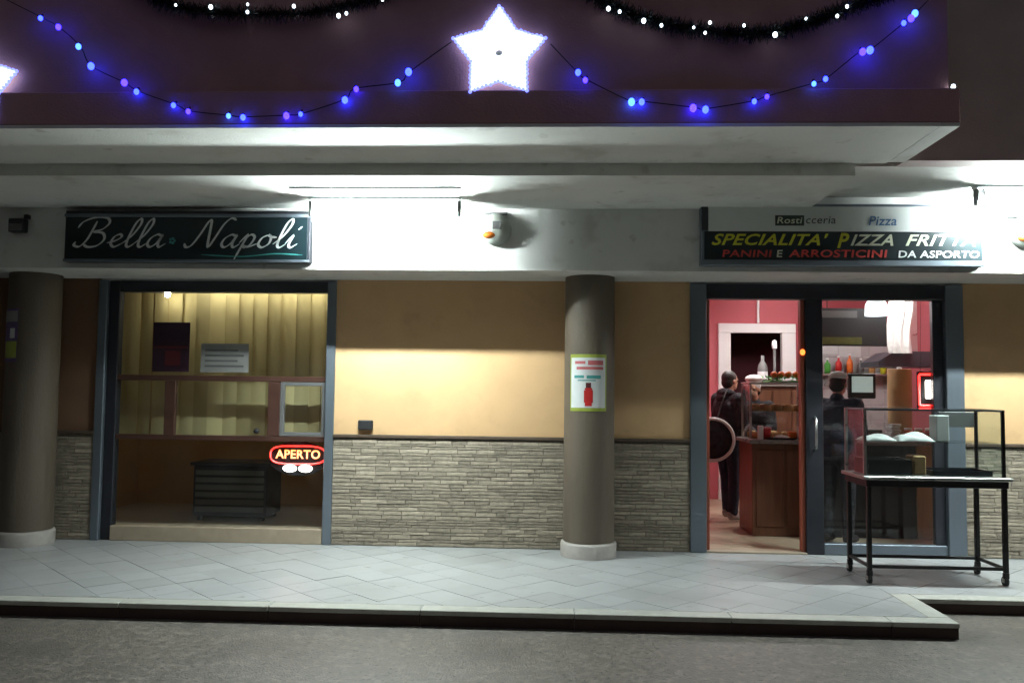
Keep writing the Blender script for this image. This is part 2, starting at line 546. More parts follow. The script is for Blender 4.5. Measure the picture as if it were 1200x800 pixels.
def clip_rect(poly, x0, x1, y0, y1):
    for ax, lim, sgn in ((0, x0, 1), (0, x1, -1), (1, y0, 1), (1, y1, -1)):
        out = []
        for i in range(len(poly)):
            a, c = poly[i], poly[(i + 1) % len(poly)]
            da, dc = (a[ax] - lim) * sgn, (c[ax] - lim) * sgn
            if da >= 0:
                out.append(a)
            if da * dc < 0:
                t = da / (da - dc)
                out.append((a[0] + (c[0] - a[0]) * t, a[1] + (c[1] - a[1]) * t))
        poly = out
        if len(poly) < 3:
            return []
    return poly

KW = 0.14      # width of the edge slabs
TS = 0.28
rest = MB()
c45 = math.sqrt(0.5)
for (rx0, rx1, ry0, ry1) in ((XL + 1, CX - KW - 0.006, FY + KW + 0.006, 7.99), (CX - KW, XR - 1, FY2 + KW + 0.006, 7.99)):
    for i in range(-70, 71):
        for j in range(-70, 71):
            u, v = i * TS, j * TS
            cx, cy = (u - v) * c45, 6.9 + (u + v) * c45
            if cx < rx0 - 0.3 or cx > rx1 + 0.3 or cy < ry0 - 0.3 or cy > ry1 + 0.3:
                continue
            h = (TS - 0.004) * c45
            poly = clip_rect([(cx, cy - h), (cx + h, cy), (cx, cy + h), (cx - h, cy)], rx0, rx1, ry0, ry1)
            if len(poly) < 3:
                continue
            area = 0.5 * abs(sum(poly[k][0] * poly[(k + 1) % len(poly)][1] - poly[(k + 1) % len(poly)][0] * poly[k][1] for k in range(len(poly))))
            if area < 0.004:
                rest.slab(poly, -0.03, 0.0)
                continue
            dz = random.uniform(-0.0012, 0.0012)
            if -5.6 < cx < 4.6:
                MB().slab(poly, -0.03, dz).build('tile', 'tile', pave)
            else:
                rest.slab(poly, -0.03, dz)
tag(rest.build('tile_offcuts', 'tile', pave), kind='stuff')

# edge slabs with a dark riser under them
x = XL
while x < CX - 0.2:
    x1 = min(x + 1.02, CX)
    if CX - x1 < 0.3:
        x1 = CX
    MB().bbox(x + 0.003, x1 - 0.003, FY, FY + KW, -0.032, 0.001 + random.uniform(-0.001, 0.001), 0.004).build('kerb_stone', 'kerb_stone', pave)
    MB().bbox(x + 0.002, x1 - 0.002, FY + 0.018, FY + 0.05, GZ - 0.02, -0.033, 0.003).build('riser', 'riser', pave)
    x = x1
MB().bbox(CX - KW, CX, FY + KW + 0.004, FY2 + KW, -0.032, 0.0015, 0.004).build('kerb_stone', 'kerb_stone', pave)
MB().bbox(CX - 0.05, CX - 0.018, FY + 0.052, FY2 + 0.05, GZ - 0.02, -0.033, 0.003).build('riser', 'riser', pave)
x = CX
while x < XR - 0.2:
    x1 = min(x + 1.02, XR)
    MB().bbox(x + 0.003, x1 - 0.003, FY2, FY2 + KW, -0.032, 0.001 + random.uniform(-0.001, 0.001), 0.004).build('kerb_stone', 'kerb_stone', pave)
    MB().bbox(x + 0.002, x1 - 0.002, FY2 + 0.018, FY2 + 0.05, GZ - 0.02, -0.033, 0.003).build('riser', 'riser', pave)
    x = x1

# ================================================================== BUILDING
WY = 8.0          # shop wall
BY = 7.30         # beam front
BZ0, BZ1 = 2.49, 3.026
RZ = 3.127        # raised soffit level / underside of the balcony
CEX = 2.16        # right end of the lowered ceiling
bld = thing('pizzeria_building', (0, WY, 0), 'ochre and brown building with ground floor pizzeria, portico beam and decorated balcony', 'building')

# shop wall in three stretches, upper ochre plaster over ledger stone
DZ = 1.0
segs = [(-8.0, -4.365), (-2.055, 1.275), (3.755, 8.0)]
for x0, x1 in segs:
    MB().box(x0, x1, WY, WY + 0.2, DZ + 0.03, BZ0 + 0.2).build('wall', 'ochre' if x0 > -7 else 'shaded_wall', bld)  # left stretch carries its shade in the colour
    MB().box(x0, x1, WY - 0.004, WY + 0.2, 0.0, DZ).build('dado_backing', 'mortar', bld)
    MB().bbox(x0, x1, WY - 0.035, WY + 0.1, DZ, DZ + 0.028, 0.004).build('dado_trim', 'trim', bld)
MB().box(-4.365, -2.055, WY + 0.02, WY + 0.2, 2.475, BZ0 + 0.2).build('lintel', 'white_plaster', bld)
MB().box(1.275, 3.755, WY + 0.02, WY + 0.2, 2.475, BZ0 + 0.2).build('lintel', 'white_plaster', bld)

# ledger stones
dado = pivot('stone_dado', (0, WY, 0), bld)
stones = []
for x0, x1 in segs:
    z = 0.004
    while z < DZ - 0.012:
        h = random.choice((0.024, 0.028, 0.034, 0.04))
        z1 = min(z + h, DZ - 0.002)
        x = x0
        while x < x1 - 0.01:
            w = random.uniform(0.09, 0.28)
            xe = min(x + w, x1)
            if x1 - xe < 0.07:
                xe = x1
            if -5.7 < (x + xe) / 2 < 4.7:
                stones.append((x + 0.001, xe - 0.001, z + 0.0008, z1 - 0.0008))
            x = xe
        z = z1
def shown(s):
    xc = (s[0] + s[1]) / 2
    if 0.08 < xc < 0.60 or xc < -4.55 or xc > 4.3:
        return 0
    return (s[1] - s[0]) * (s[3] - s[2])
stones.sort(key=shown, reverse=True)
def stone_mb(mb, s):
    x0, x1, z0, z1 = s
    yf = WY - random.uniform(0.013, 0.020)
    tl = [yf + random.uniform(-0.002, 0.002) for _ in range(4)]
    i = 0.002
    xm = x0 + (x1 - x0) * random.uniform(0.3, 0.7)
    zm = (z0 + z1) / 2
    vs = [(x0, WY, z0), (x1, WY, z0), (x1, WY, z1), (x0, WY, z1),
          (x0 + i, tl[0], z0 + i), (x1 - i, tl[1], z0 + i), (x1 - i, tl[2], z1 - i), (x0 + i, tl[3], z1 - i), (xm, yf - 0.002, zm)]
    mb.add(vs, [(0, 1, 5, 4), (1, 2, 6, 5), (2, 3, 7, 6), (3, 0, 4, 7), (4, 5, 8), (5, 6, 8), (6, 7, 8), (7, 4, 8)])
    return mb
for s in stones[:300]:
    stone_mb(MB(), s).build('stone', 'ledger', dado)
mb = MB()
for s in stones[300:]:
    stone_mb(mb, s)
tag(mb.build('stone_infill', 'ledger', dado), kind='stuff')

# beam, ceilings, fascia
MB().box(-8, 8, BY, WY + 0.02, BZ0, RZ + 0.1).build('beam', 'white_plaster', bld)
MB().box(-8, 8, WY + 0.021, WY + 0.2, BZ0 + 0.201, 6.5).build('upper_wall', 'brown_plaster', bld)
MB().box(-8, CEX, 6.16, BY - 0.002, BZ1, RZ + 0.1).build('lowered_ceiling', 'soffit', bld)
MB().box(CEX + 0.002, 8, 6.30, BY - 0.002, RZ + 0.003, RZ + 0.11).build('raised_ceiling', 'soffit', bld)
# balcony: slab, projecting band, parapet; ends at the right
BF = 5.35
BR = 2.50
bal = pivot('balcony', (0, BF, RZ), bld)
MB().box(-8, BR - 0.125, BF - 0.054, 6.158, RZ - 0.012, RZ + 0.010).build('slab', 'soffit', bal)
MB().bbox(-8, BR, BF - 0.055, BF + 0.12, RZ + 0.011, 3.355, 0.006).build('band', 'brown_plaster', bal)
MB().box(-8, BR - 0.045, BF, BF + 0.12, 3.35, 4.28).build('parapet', 'brown_plaster', bal)
MB().bbox(-8, BR - 0.02, BF - 0.03, BF + 0.16, 4.281, 4.33, 0.006).build('coping', 'plinth', bal)
MB().box(BR - 0.165, BR - 0.045, BF + 0.121, 6.128, RZ + 0.012, 4.28).build('end_parapet', 'brown_plaster', bal)
MB().box(BR - 0.12, BR - 0.002, BF - 0.05, 6.128, RZ - 0.012, RZ + 0.0105).build('end_band', 'white_plaster', bal)
MB().box(BR + 0.001, 8, 6.13, 6.30, RZ, 6.5).build('recessed_wall', 'grey_brown', bld)
MB().box(-8, BR, 6.165, 6.30, RZ + 0.11, 6.5).build('balcony_wall', 'brown_plaster', bld)

# columns
def column(x):
    c = pivot('column', (x, 7.745, 0), bld)
    n = 36
    MB().lathe([(0.228, 0.135), (0.226, 1.2), (0.224, BZ0 + 0.002)], (x, 7.745, 0), n).build('shaft', 'column', c)
    MB().lathe([(0.248, 0.001), (0.25, 0.11), (0.243, 0.128), (0.2, 0.136)], (x, 7.745, 0), n).build('base', 'plinth', c)
    return c
column(0.335)
column(-4.845)

# ------------------------------------------------------------------ left shop window
wx0, wx1 = -4.365, -2.055
win = pivot('shop_window', (-3.2, WY, 0), bld)
MB().bbox(wx0, wx0 + 0.085, WY - 0.03, WY + 0.12, 0.0, 2.474, 0.006).build('jamb', 'alu', win)
MB().bbox(wx0 + 0.086, wx0 + 0.19, WY + 0.01, WY + 0.10, 0.0, 2.474, 0.006).build('inner_jamb', 'alu_dark', win)
MB().bbox(wx1 - 0.085, wx1, WY - 0.03, WY + 0.12, 0.0, 2.474, 0.006).build('jamb', 'alu', win)
MB().bbox(wx0 + 0.191, wx1 - 0.086, WY + 0.0, WY + 0.11, 2.365, 2.474, 0.006).build('head', 'alu_dark', win)
MB().bbox(wx0 + 0.191, wx1 - 0.086, WY - 0.02, WY + 0.14, 0.0, 0.14, 0.006).build('sill', 'sill', win)
MB().bbox(wx0 + 0.191, wx1 - 0.086, WY + 0.015, WY + 0.07, 1.515, 1.567, 0.004).build('rail', 'rail_wood', win)
MB().bbox(wx0 + 0.191, wx1 - 0.086, WY + 0.015, WY + 0.07, 0.952, 1.0, 0.004).build('rail', 'rail_wood', win)
MB().bbox(-3.705, -3.60, WY + 0.015, WY + 0.065, 1.001, 1.514, 0.004).build('mullion', 'rail_wood', win)
MB().bbox(-2.70, -2.585, WY + 0.015, WY + 0.065, 1.001, 1.514, 0.004).build('mullion', 'rail_wood', win)
f = MB()
f.bbox(-2.584, -2.545, WY + 0.02, WY + 0.06, 1.001, 1.514, 0.003)
f.bbox(-2.184, -2.142, WY + 0.02, WY + 0.06, 1.001, 1.514, 0.003)
f.bbox(-2.545, -2.184, WY + 0.02, WY + 0.06, 1.478, 1.514, 0.003)
f.bbox(-2.545, -2.184, WY + 0.02, WY + 0.06, 1.001, 1.04, 0.003)
f.build('casement_frame', 'grey_plastic', win)
MB().lathe([(0.0, 0.03), (0.022, 0.025), (0.026, 0.0)], (-2.80, WY + 0.014, 1.045), 12, 'y').build('knob', 'black', win)
for (x0, x1, z0, z1) in ((wx0 + 0.191, wx1 - 0.086, 1.568, 2.364), (wx0 + 0.191, -3.706, 1.001, 1.514), (-3.599, -2.701, 1.001, 1.514),
                         (-2.544, -2.185, 1.041, 1.477), (wx0 + 0.191, wx1 - 0.086, 0.141, 0.951)):
    MB().box(x0 + 0.001, x1 - 0.001, WY + 0.04, WY + 0.046, z0 + 0.001, z1 - 0.001).build('pane', 'glass', win)

# room behind the window
MB().box(-5.2, -1.55, 10.6, 10.75, 0.0, 2.9).build('room_wall', 'ochre', bld)
MB().box(-5.35, -5.2, WY + 0.2, 10.75, 0.0, 2.9).build('room_wall', 'ochre', bld)
MB().box(-1.55, -1.40, WY + 0.2, 10.75, 0.0, 2.9).build('room_wall', 'ochre', bld)
MB().box(-5.35, -1.40, WY + 0.2, 10.75, 2.9, 3.0).build('room_ceiling', 'white_plaster', bld)
MB().box(-5.35, -1.40, WY + 0.06, 10.75, -0.05, 0.003).build('room_floor', 'beige_floor', bld)

# ------------------------------------------------------------------ doorway on the right
dx0, dx1 = 1.275, 3.755
door = pivot('shop_entrance', (2.5, WY, 0), bld)
MB().bbox(dx0, dx0 + 0.15, WY - 0.03, WY + 0.12, 0.0, 2.474, 0.006).build('jamb', 'alu', door)
MB().bbox(dx1 - 0.16, dx1, WY - 0.03, WY + 0.12, 0.0, 2.474, 0.006).build('jamb', 'alu', door)
MB().bbox(dx0 + 0.151, dx1 - 0.161, WY - 0.01, WY + 0.11, 2.335, 2.474, 0.006).build('head', 'alu_dark', door)
MB().bbox(2.335, 2.49, WY - 0.01, WY + 0.11, 0.0, 2.334, 0.006).build('post', 'alu_dark', door)
MB().bbox(2.295, 2.333, WY + 0.02, WY + 0.10, 0.02, 2.33, 0.004).build('door_edge', 'red_wood', door)
MB().bbox(dx0 + 0.151, dx0 + 0.185, WY + 0.02, WY + 0.09, 0.02, 2.33, 0.004).build('door_stop', 'red_wood', door)
MB().bbox(dx0 + 0.151, 2.334, WY - 0.02, WY + 0.14, 0.0, 0.016, 0.003).build('threshold', 'sill', door)
MB().bbox(2.491, dx1 - 0.161, WY + 0.0, WY + 0.10, 0.0, 0.10, 0.004).build('bottom_rail', 'alu', door)
MB().bbox(3.50, dx1 - 0.161, WY + 0.03, WY + 0.09, 0.101, 2.333, 0.004).build('stile', 'alu_dark', door)
MB().box(2.491, 3.499, WY + 0.04, WY + 0.048, 0.101, 2.333).build('pane', 'glass', door)
h = MB()
h.tube([(2.41, WY - 0.012, 0.95), (2.41, WY - 0.06, 0.97), (2.41, WY - 0.06, 1.23), (2.41, WY - 0.012, 1.25)], 0.011, 8)
h.build('handle', 'steel', door)

# room behind the entrance
MB().box(0.85, 5.4, 12.0, 12.02, 2.43, 2.78).build('room_wall', 'pink', bld)
MB().box(0.85, 2.32, 12.0, 12.02, 0.0, 2.429).build('room_wall', 'pink', bld)
MB().box(3.34, 3.62, 12.0, 12.02, 0.0, 2.429).build('room_wall', 'pink', bld)
MB().box(0.84, 1.0, WY + 0.2, 12.0, 0.0, 2.78).build('room_wall', 'pink', bld)
MB().box(4.75, 4.9, WY + 0.2, 12.0, 0.0, 2.78).build('room_wall', 'pink', bld)
MB().box(0.84, 5.4, WY + 0.2, 12.02, 2.78, 2.88).build('room_ceiling', 'white_plaster', bld)
MB().box(0.84, 5.4, WY + 0.06, 13.4, -0.05, 0.003).build('room_floor', 'beige_floor', bld)
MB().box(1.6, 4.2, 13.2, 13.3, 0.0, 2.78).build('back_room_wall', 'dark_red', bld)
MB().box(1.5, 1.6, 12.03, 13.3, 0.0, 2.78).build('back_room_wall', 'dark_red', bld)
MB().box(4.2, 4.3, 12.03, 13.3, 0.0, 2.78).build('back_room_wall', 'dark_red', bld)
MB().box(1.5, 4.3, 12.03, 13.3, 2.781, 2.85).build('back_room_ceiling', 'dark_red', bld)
fr = pivot('inner_doorway', (2.83, 12.0, 0), bld)
MB().bbox(2.30, 2.47, 11.95, 12.05, 0.0, 2.30, 0.006).build('frame_post', 'white_paint', fr)
MB().bbox(3.17, 3.36, 11.95, 12.05, 0.0, 2.30, 0.006).build('frame_post', 'white_paint', fr)
MB().bbox(2.30, 3.36, 11.945, 12.05, 2.301, 2.43, 0.006).build('frame_head', 'white_paint', fr)
MB().bbox(2.838, 2.868, 11.965, 11.998, 2.44, 2.77, 0.004).build('cover_strip', 'white_paint', fr)
# tiled end of the kitchen wall
tw = pivot('tiled_wall', (4.1, 12.0, 0), bld)
for i in range(6):
    for j in range(11):
        MB().bbox(3.63 + i * 0.186, 3.63 + i * 0.186 + 0.182, 11.985, 12.02, j * 0.22 + 0.002, j * 0.22 + 0.218, 0.003).build('wall_tile', 'wall_tile', tw)

# small fittings that belong to the wall
MB().bbox(-1.82, -1.68, WY - 0.035, WY - 0.001, 1.075, 1.165, 0.008).build('socket_box', 'black', bld)

# ================================================================== SIGNS
def ribbon(mb, pts, w, y, pen=math.radians(50)):
    """flat pen stroke in XZ, width changes with direction like a broad nib"""
    n = len(pts)
    L, R = [], []
    for i, p in enumerate(pts):
        a, c = pts[max(i - 1, 0)], pts[min(i + 1, n - 1)]
        t = (c - a)
        if t.length < 1e-9:
            t = Vector((1, 0))
        t.normalize()
        ww = w * (0.30 + 0.70 * abs(math.sin(math.atan2(t.y, t.x) - pen + math.pi / 2 * 0.2)))
        e = min(i, n - 1 - i) / 3.0
        ww *= min(1.0, 0.35 + 0.65 * e)
        nn = Vector((-t.y, t.x))
        L.append(p + nn * ww / 2)
        R.append(p - nn * ww / 2)
    vs = []
    for q, yy in ((L, y), (R, y), (L, y + 0.003), (R, y + 0.003)):
        vs += [(p.x, yy, p.y) for p in q]
    fs = []
    for i in range(n - 1):
        fs.append((n + i, n + i + 1, i + 1, i))
        fs.append((i, i + 1, 2 * n + i + 1, 2 * n + i))
        fs.append((n + i, 3 * n + i, 3 * n + i + 1, n + i + 1))
    mb.add(vs, fs)

GLY = {
    'B': ([[(0.55, 2.05), (0.50, 1.2), (0.42, 0.5), (0.2, 0.02), (-0.12, 0.12), (-0.1, 0.4)],
           [(-0.3, 1.5), (-0.15, 2.0), (0.4, 2.35), (1.0, 2.3), (1.22, 1.9), (1.0, 1.4), (0.6, 1.2), (1.1, 1.1), (1.32, 0.6), (1.1, 0.1), (0.65, -0.02), (0.35, 0.2)]], 1.55),
    'e': ([[(0, 0.3), (0.4, 0.5), (0.62, 0.8), (0.48, 1.0), (0.25, 0.8), (0.2, 0.3), (0.45, 0.0), (0.8, 0.3)]], 0.78),
    'l': ([[(0, 0.25), (0.35, 0.9), (0.55, 1.8), (0.45, 2.25), (0.28, 1.9), (0.22, 0.9), (0.25, 0.2), (0.42, 0.0), (0.65, 0.28)]], 0.62),
    'a': ([[(0.68, 0.85), (0.42, 1.0), (0.15, 0.7), (0.1, 0.25), (0.3, 0.0), (0.55, 0.3), (0.7, 0.97), (0.64, 0.3), (0.78, 0.0), (1.02, 0.28)]], 0.98),
    'N': ([[(-0.2, 0.3), (-0.05, 0.0), (0.2, 0.15), (0.4, 1.0), (0.55, 2.0), (0.68, 2.1), (0.8, 1.5), (1.0, 0.3), (1.12, 0.05), (1.25, 0.8), (1.4, 1.8), (1.65, 2.3), (1.95, 2.15)]], 1.62),
    'p': ([[(0, 0.35), (0.26, 1.02), (0.2, 0.2), (0.1, -0.95)], [(0.18, 0.6), (0.42, 1.0), (0.66, 0.8), (0.6, 0.25), (0.38, 0.0), (0.24, 0.12), (0.55, 0.05), (0.92, 0.3)]], 0.9),
    'o': ([[(0.45, 1.0), (0.16, 0.75), (0.1, 0.25), (0.35, 0.0), (0.62, 0.3), (0.6, 0.8), (0.42, 1.0), (0.6, 0.84), (0.9, 0.8)]], 0.84),
    'i': ([[(0, 0.3), (0.24, 0.97), (0.2, 0.25), (0.36, 0.0), (0.62, 0.3)], [(0.36, 1.42), (0.42, 1.5), (0.46, 1.6), (0.5, 1.66)]], 0.6),
}
def script_text(word, x, z, s, y, w, m, parent, name='lettering'):
    mb = MB()
    for ch in word:
        strokes, adv = GLY[ch]
        for st in strokes:
            pts = catmull([Vector((x + p[0] * s * 1.56 + 0.42 * p[1] * s, z + p[1] * s)) for p in st], 7)
            ribbon(mb, pts, w, y)
        x += adv * s * 1.56
    mb.build(name, m, parent)
    return x

SY = BY - 0.10
k = SY / 7.5
sg = thing('shop_sign', (-3.2, SY, 2.5), 'dark teal fascia sign with white script lettering above the left shop window', 'sign')
sx0, sx1, sz0, sz1 = -4.275, -2.10, 2.535, 2.985
MB().bbox(sx0, sx1, SY + 0.012, BY - 0.001, sz0, sz1, 0.004).build('box', 'alu_dark', sg)
MB().box(sx0 + 0.025, sx1 - 0.025, SY + 0.004, SY + 0.011, sz0 + 0.025, sz1 - 0.06).build('panel', 'sign_teal', sg)
f = MB()
f.bbox(sx0, sx1, SY - 0.008, SY + 0.0115, sz1 - 0.058, sz1 - 0.03, 0.003)
f.bbox(sx0, sx1, SY - 0.006, SY + 0.0115, sz0, sz0 + 0.023, 0.003)
f.build('edge_strip', 'alu', sg)
e = script_text('Bella', -4.17, 2.665, 0.110, SY, 0.026, 'letter_white', sg)
mb = MB()
for q in range(5):
    a = q * 2 * math.pi / 5
    mb.ell((e + 0.08 + 0.02 * math.cos(a), SY + 0.002, 2.72 + 0.02 * math.sin(a)), (0.012, 0.003, 0.012), 8, 5)
mb.build('flower', 'teal_print', sg)
e = script_text('Napoli', e + 0.21, 2.665, 0.110, SY, 0.026, 'letter_white', sg)
mb = MB()
ribbon(mb, catmull([Vector((-3.05, 2.60)), Vector((-2.7, 2.585)), Vector((-2.4, 2.61)), Vector((-2.16, 2.60))], 8), 0.014, SY)
mb.build('flourish', 'teal_print', sg)

sg2 = thing('shop_sign', (2.45, SY, 2.5), 'white and dark fascia sign with yellow and red lettering above the entrance', 'sign')
tx0, tx1, tz0, tz1 = 1.245, 3.575, 2.53, 3.055
MB().bbox(tx0, tx1, SY + 0.012, BY - 0.001, tz0, tz1, 0.004).build('box', 'alu', sg2)
MB().box(tx0 + 0.06, tx1 - 0.06, SY + 0.004, SY + 0.011, 2.82, tz1 - 0.025).build('header_panel', 'sign_white', sg2)
MB().box(tx0 + 0.025, tx1 - 0.02, SY + 0.0045, SY + 0.011, tz0 + 0.05, 2.819).build('panel', 'sign_teal', sg2)
MB().bbox(tx0, tx1, SY - 0.006, SY + 0.0115, tz0, tz0 + 0.045, 0.003).build('edge_strip', 'alu', sg2)
MB().bbox(tx0, tx0 + 0.055, SY - 0.004, SY + 0.0115, 2.825, tz1, 0.003).build('end_strip', 'alu_dark', sg2)
MB().bbox(tx1 - 0.055, tx1, SY - 0.004, SY + 0.0115, 2.825, tz1, 0.003).build('end_strip', 'letter_blue', sg2)
MB().box(1.86, 2.10, SY + 0.0015, SY + 0.0038, 2.868, 2.955).build('dark_patch', 'letter_dark', sg2)
text('lettering', 'Rosti', 1.875, 2.085, SY - 0.0015, 2.885, 2.94, 'letter_cream', sg2, 0.15, 0.01)
text('lettering', 'cceria', 2.115, 2.36, SY, 2.885, 2.945, 'letter_dark', sg2, 0.15, 0.0)
text('lettering', 'Pizza', 2.63, 2.86, SY, 2.87, 2.95, 'letter_blue', sg2, 0.2, 0.012)
text('lettering', "SPECIALITA'", 1.33, 2.30, SY, 2.70, 2.80, 'letter_yellow', sg2, 0.35, 0.02)
text('lettering', 'P', 2.37, 2.47, SY, 2.68, 2.805, 'letter_yellow', sg2, 0.3, 0.025)
text('lettering', 'IZZA', 2.48, 2.83, SY, 2.70, 2.795, 'letter_cream', sg2, 0.35, 0.02)
text('lettering', 'FRITTA', 2.93, 3.50, SY, 2.70, 2.795, 'letter_cream', sg2, 0.35, 0.02)
text('lettering', 'PANINI', 1.42, 1.83, SY, 2.60, 2.66, 'letter_red', sg2, 0.1, 0.015)
text('lettering', 'E', 1.87, 1.92, SY, 2.60, 2.66, 'letter_cream', sg2, 0.1, 0.015)
text('lettering', 'ARROSTICINI', 1.97, 2.78, SY, 2.60, 2.665, 'letter_red', sg2, 0.1, 0.02)
text('lettering', 'DA ASPORTO', 2.87, 3.53, SY, 2.60, 2.66, 'letter_white', sg2, 0.1, 0.015)

# ================================================================== LAMPS UNDER THE CEILING
def batten_lamp(x0, x1, y, z, label, nl, name='fluorescent_lamp'):
    t = thing(name, ((x0 + x1) / 2, y, z), label, 'lamp', 'fluorescent tube lamps under the portico')
    MB().bbox(x0, x1, y - 0.05, y + 0.05, z - 0.028, z - 0.001, 0.006).build('batten', 'white_metal', t)
    for xe, s in ((x0, 1), (x1, -1)):
        MB().bbox(min(xe, xe + s * 0.028), max(xe, xe + s * 0.028), y - 0.022, y + 0.022, z - 0.155, z - 0.029, 0.004).build('end_cap', 'grey_plastic', t)
    MB().tube([(x0 + 0.03, y, z - 0.13), (x1 - 0.03, y, z - 0.13)], 0.0145, 12).build('tube', 'tube', t)
    first = None
    for i in range(nl):
        xx = x0 + 0.05 + (x1 - x0 - 0.10) * i / (nl - 1)
        if first is None:
            first = MB().bbox(xx - 0.0012, xx + 0.0012, y - 0.08, y + 0.08, z - 0.205, z - 0.029, 0.0005).build('louvre_blade', 'louvre', t)
            x_first = xx
        else:
            c_ = first.copy()
            COL.objects.link(c_)
            c_.location.x += xx - x_first
    return t
batten_lamp(-2.02, -0.76, 6.88, BZ1, 'lit fluorescent tube under the lowered ceiling beside the script sign', 6)
batten_lamp(3.34, 4.60, 6.88, RZ, 'lit fluorescent tube under the raised ceiling at the far right', 5)
MB_c = MB()
MB_c.bbox(-2.08, -0.72, 6.52, 6.535, BZ1 - 0.012, BZ1 - 0.001, 0.002)
tag(MB_c.build('cable_duct', 'white_metal'), 'thin white cable duct along the ceiling in front of the central tube lamp', 'cable duct')

# round alarm siren
def siren(x, z, y, label, s=1.0):
    t = thing('alarm_siren', (x, y, z), label, 'siren', 'round sirens on the beam')
    MB().bbox(x - 0.10 * s, x + 0.10 * s, y - 0.02, y - 0.001, z + 0.13 * s, z + 0.155 * s, 0.004).build('bracket', 'grey_plastic', t)
    prof = [(0.135, 0.0), (0.138, 0.04), (0.125, 0.085), (0.095, 0.12), (0.05, 0.14), (0.0, 0.146)]
    mb = MB()
    mb.lathe([(r * s, h * s) for r, h in prof], (x, y - 0.001, z), 28, 'y')
    mb.build('shell', 'siren', t)
    mb = MB()
    mb.ell((x - 0.045 * s, y - 0.105 * s, z - 0.062 * s), (0.062 * s, 0.05 * s, 0.032 * s), 14, 8)
    mb.build('amber_lens', 'amber', t)
    MB().bbox(x - 0.02 * s, x + 0.055 * s, y - 0.152 * s, y - 0.135 * s, z - 0.02 * s, z + 0.05 * s, 0.004).build('louvre', 'grey_plastic', t)
    return t
siren(-0.50, 2.84, BY, 'round pale siren with amber lens on the beam beside the central lamp')
siren(3.95, 2.83, BY, 'round pale siren on the beam at the right edge of the picture')
t = thing('security_light', (-4.75, BY, 2.87), 'small dark box light on the beam at the far left above the column', 'light')
MB().bbox(-4.80, -4.66, BY - 0.08, BY - 0.001, 2.80, 2.92, 0.008).build('housing', 'black', t)
MB().bbox(-4.68, -4.64, BY - 0.05, BY - 0.001, 2.921, 2.96, 0.005).build('bracket', 'black', t)
MB().bbox(-4.79, -4.67, BY - 0.09, BY - 0.081, 2.81, 2.87, 0.003).build('lens', 'grey_plastic', t)
t = thing('junction_box', (3.75, BY, 2.98), 'grey junction box with conduit on the beam right of the entrance sign', 'junction box')
MB().bbox(3.64, 3.92, BY - 0.035, BY - 0.001, 3.03, 3.085, 0.005).build('conduit', 'grey_plastic', t)
MB().bbox(3.80, 3.90, BY - 0.05, BY - 0.001, 2.955, 3.005, 0.006).build('box', 'grey_plastic', t)

# ================================================================== CHRISTMAS LIGHTS
LY = BF - 0.05
def star_poly(cx, cz, R, r, rot=math.pi / 2):
    return [(cx + (R if q % 2 == 0 else r) * math.cos(rot + q * math.pi / 5), cz + (R if q % 2 == 0 else r) * math.sin(rot + q * math.pi / 5)) for q in range(10)]
def star(cx, cz, label, R=0.292):
    t = thing('star_light', (cx, LY, cz - R * 0.81), label, 'star light', 'lit stars on the balcony')
    r = R * 0.60
    outer = star_poly(cx, cz, R, r)
    # face with a round hole: ring between the star outline and a circle
    n = 60
    O = []
    for q in range(10):
        a, c = outer[q], outer[(q + 1) % 10]
        for s in range(6):
            O.append((a[0] + (c[0] - a[0]) * s / 6, a[1] + (c[1] - a[1]) * s / 6))
    I = []
    for p in O:
        an = math.atan2(p[1] - cz, p[0] - cx)
        I.append((cx + 0.025 * math.cos(an), cz + 0.025 * math.sin(an)))
    yf, yb = LY - 0.012, LY + 0.014
    vs = [(p[0], yf, p[1]) for p in O] + [(p[0], yf - 0.01, p[1]) for p in I] + [(p[0], yb, p[1]) for p in O] + [(p[0], yb, p[1]) for p in I]
    fs = []
    for q in range(n):
        q2 = (q + 1) % n
        fs += [(q, n + q, n + q2, q2), (q, q2, 2 * n + q2, 2 * n + q), (n + q, 3 * n + q, 3 * n + q2, n + q2), (2 * n + q, 2 * n + q2, 3 * n + q2, 3 * n + q)]
    MB().add(vs, fs).build('star_face', 'star', t)
    rim = [(p[0], LY, p[1]) for p in star_poly(cx, cz, R * 1.05, r * 1.05)]
    row = MB()
    for q in range(10):
        a, c = Vector(rim[q]), Vector(rim[(q + 1) % 10])
        for s_ in range(7):
            p_ = a.lerp(c, s_ / 7)
            row.ell((p_.x + random.uniform(-0.004, 0.004), p_.y - 0.004, p_.z + random.uniform(-0.004, 0.004)), (0.012, 0.012, 0.012), 8, 6)
    tag(row.build('lamp_row', 'star_rim', t), kind='stuff')
    MB().tube(rim + [rim[0]], 0.007, 6, caps=False).build('rope_light', 'star_rim', t)
    MB().lathe([(0.0, 0.012), (0.016, 0.01), (0.022, 0.0)], (cx, LY + 0.013, cz), 14, 'y').build('hub', 'grey_plastic', t)
    sp = MB()
    for q in range(5):
        a = math.pi / 2 + q * 2 * math.pi / 5
        sp.tube([(cx + 0.05 * math.cos(a), LY - 0.018, cz + 0.05 * math.sin(a)), (cx + R * 0.9 * math.cos(a), LY - 0.018, cz + R * 0.9 * math.sin(a))], 0.004, 6)
    sp.build('spoke', 'white_led', t)
    mb = MB()
    mb.bbox(cx - 0.015, cx + 0.015, LY + 0.0145, BF - 0.001, cz - 0.05, cz - 0.02, 0.002)
    mb.build('bracket', 'cable', t)
    return t
star(-0.358, 3.595, 'large white lit star standing on the balcony band above the central lamp')
star(-3.80, 3.40, 'bright star light cut off by the left edge of the picture')

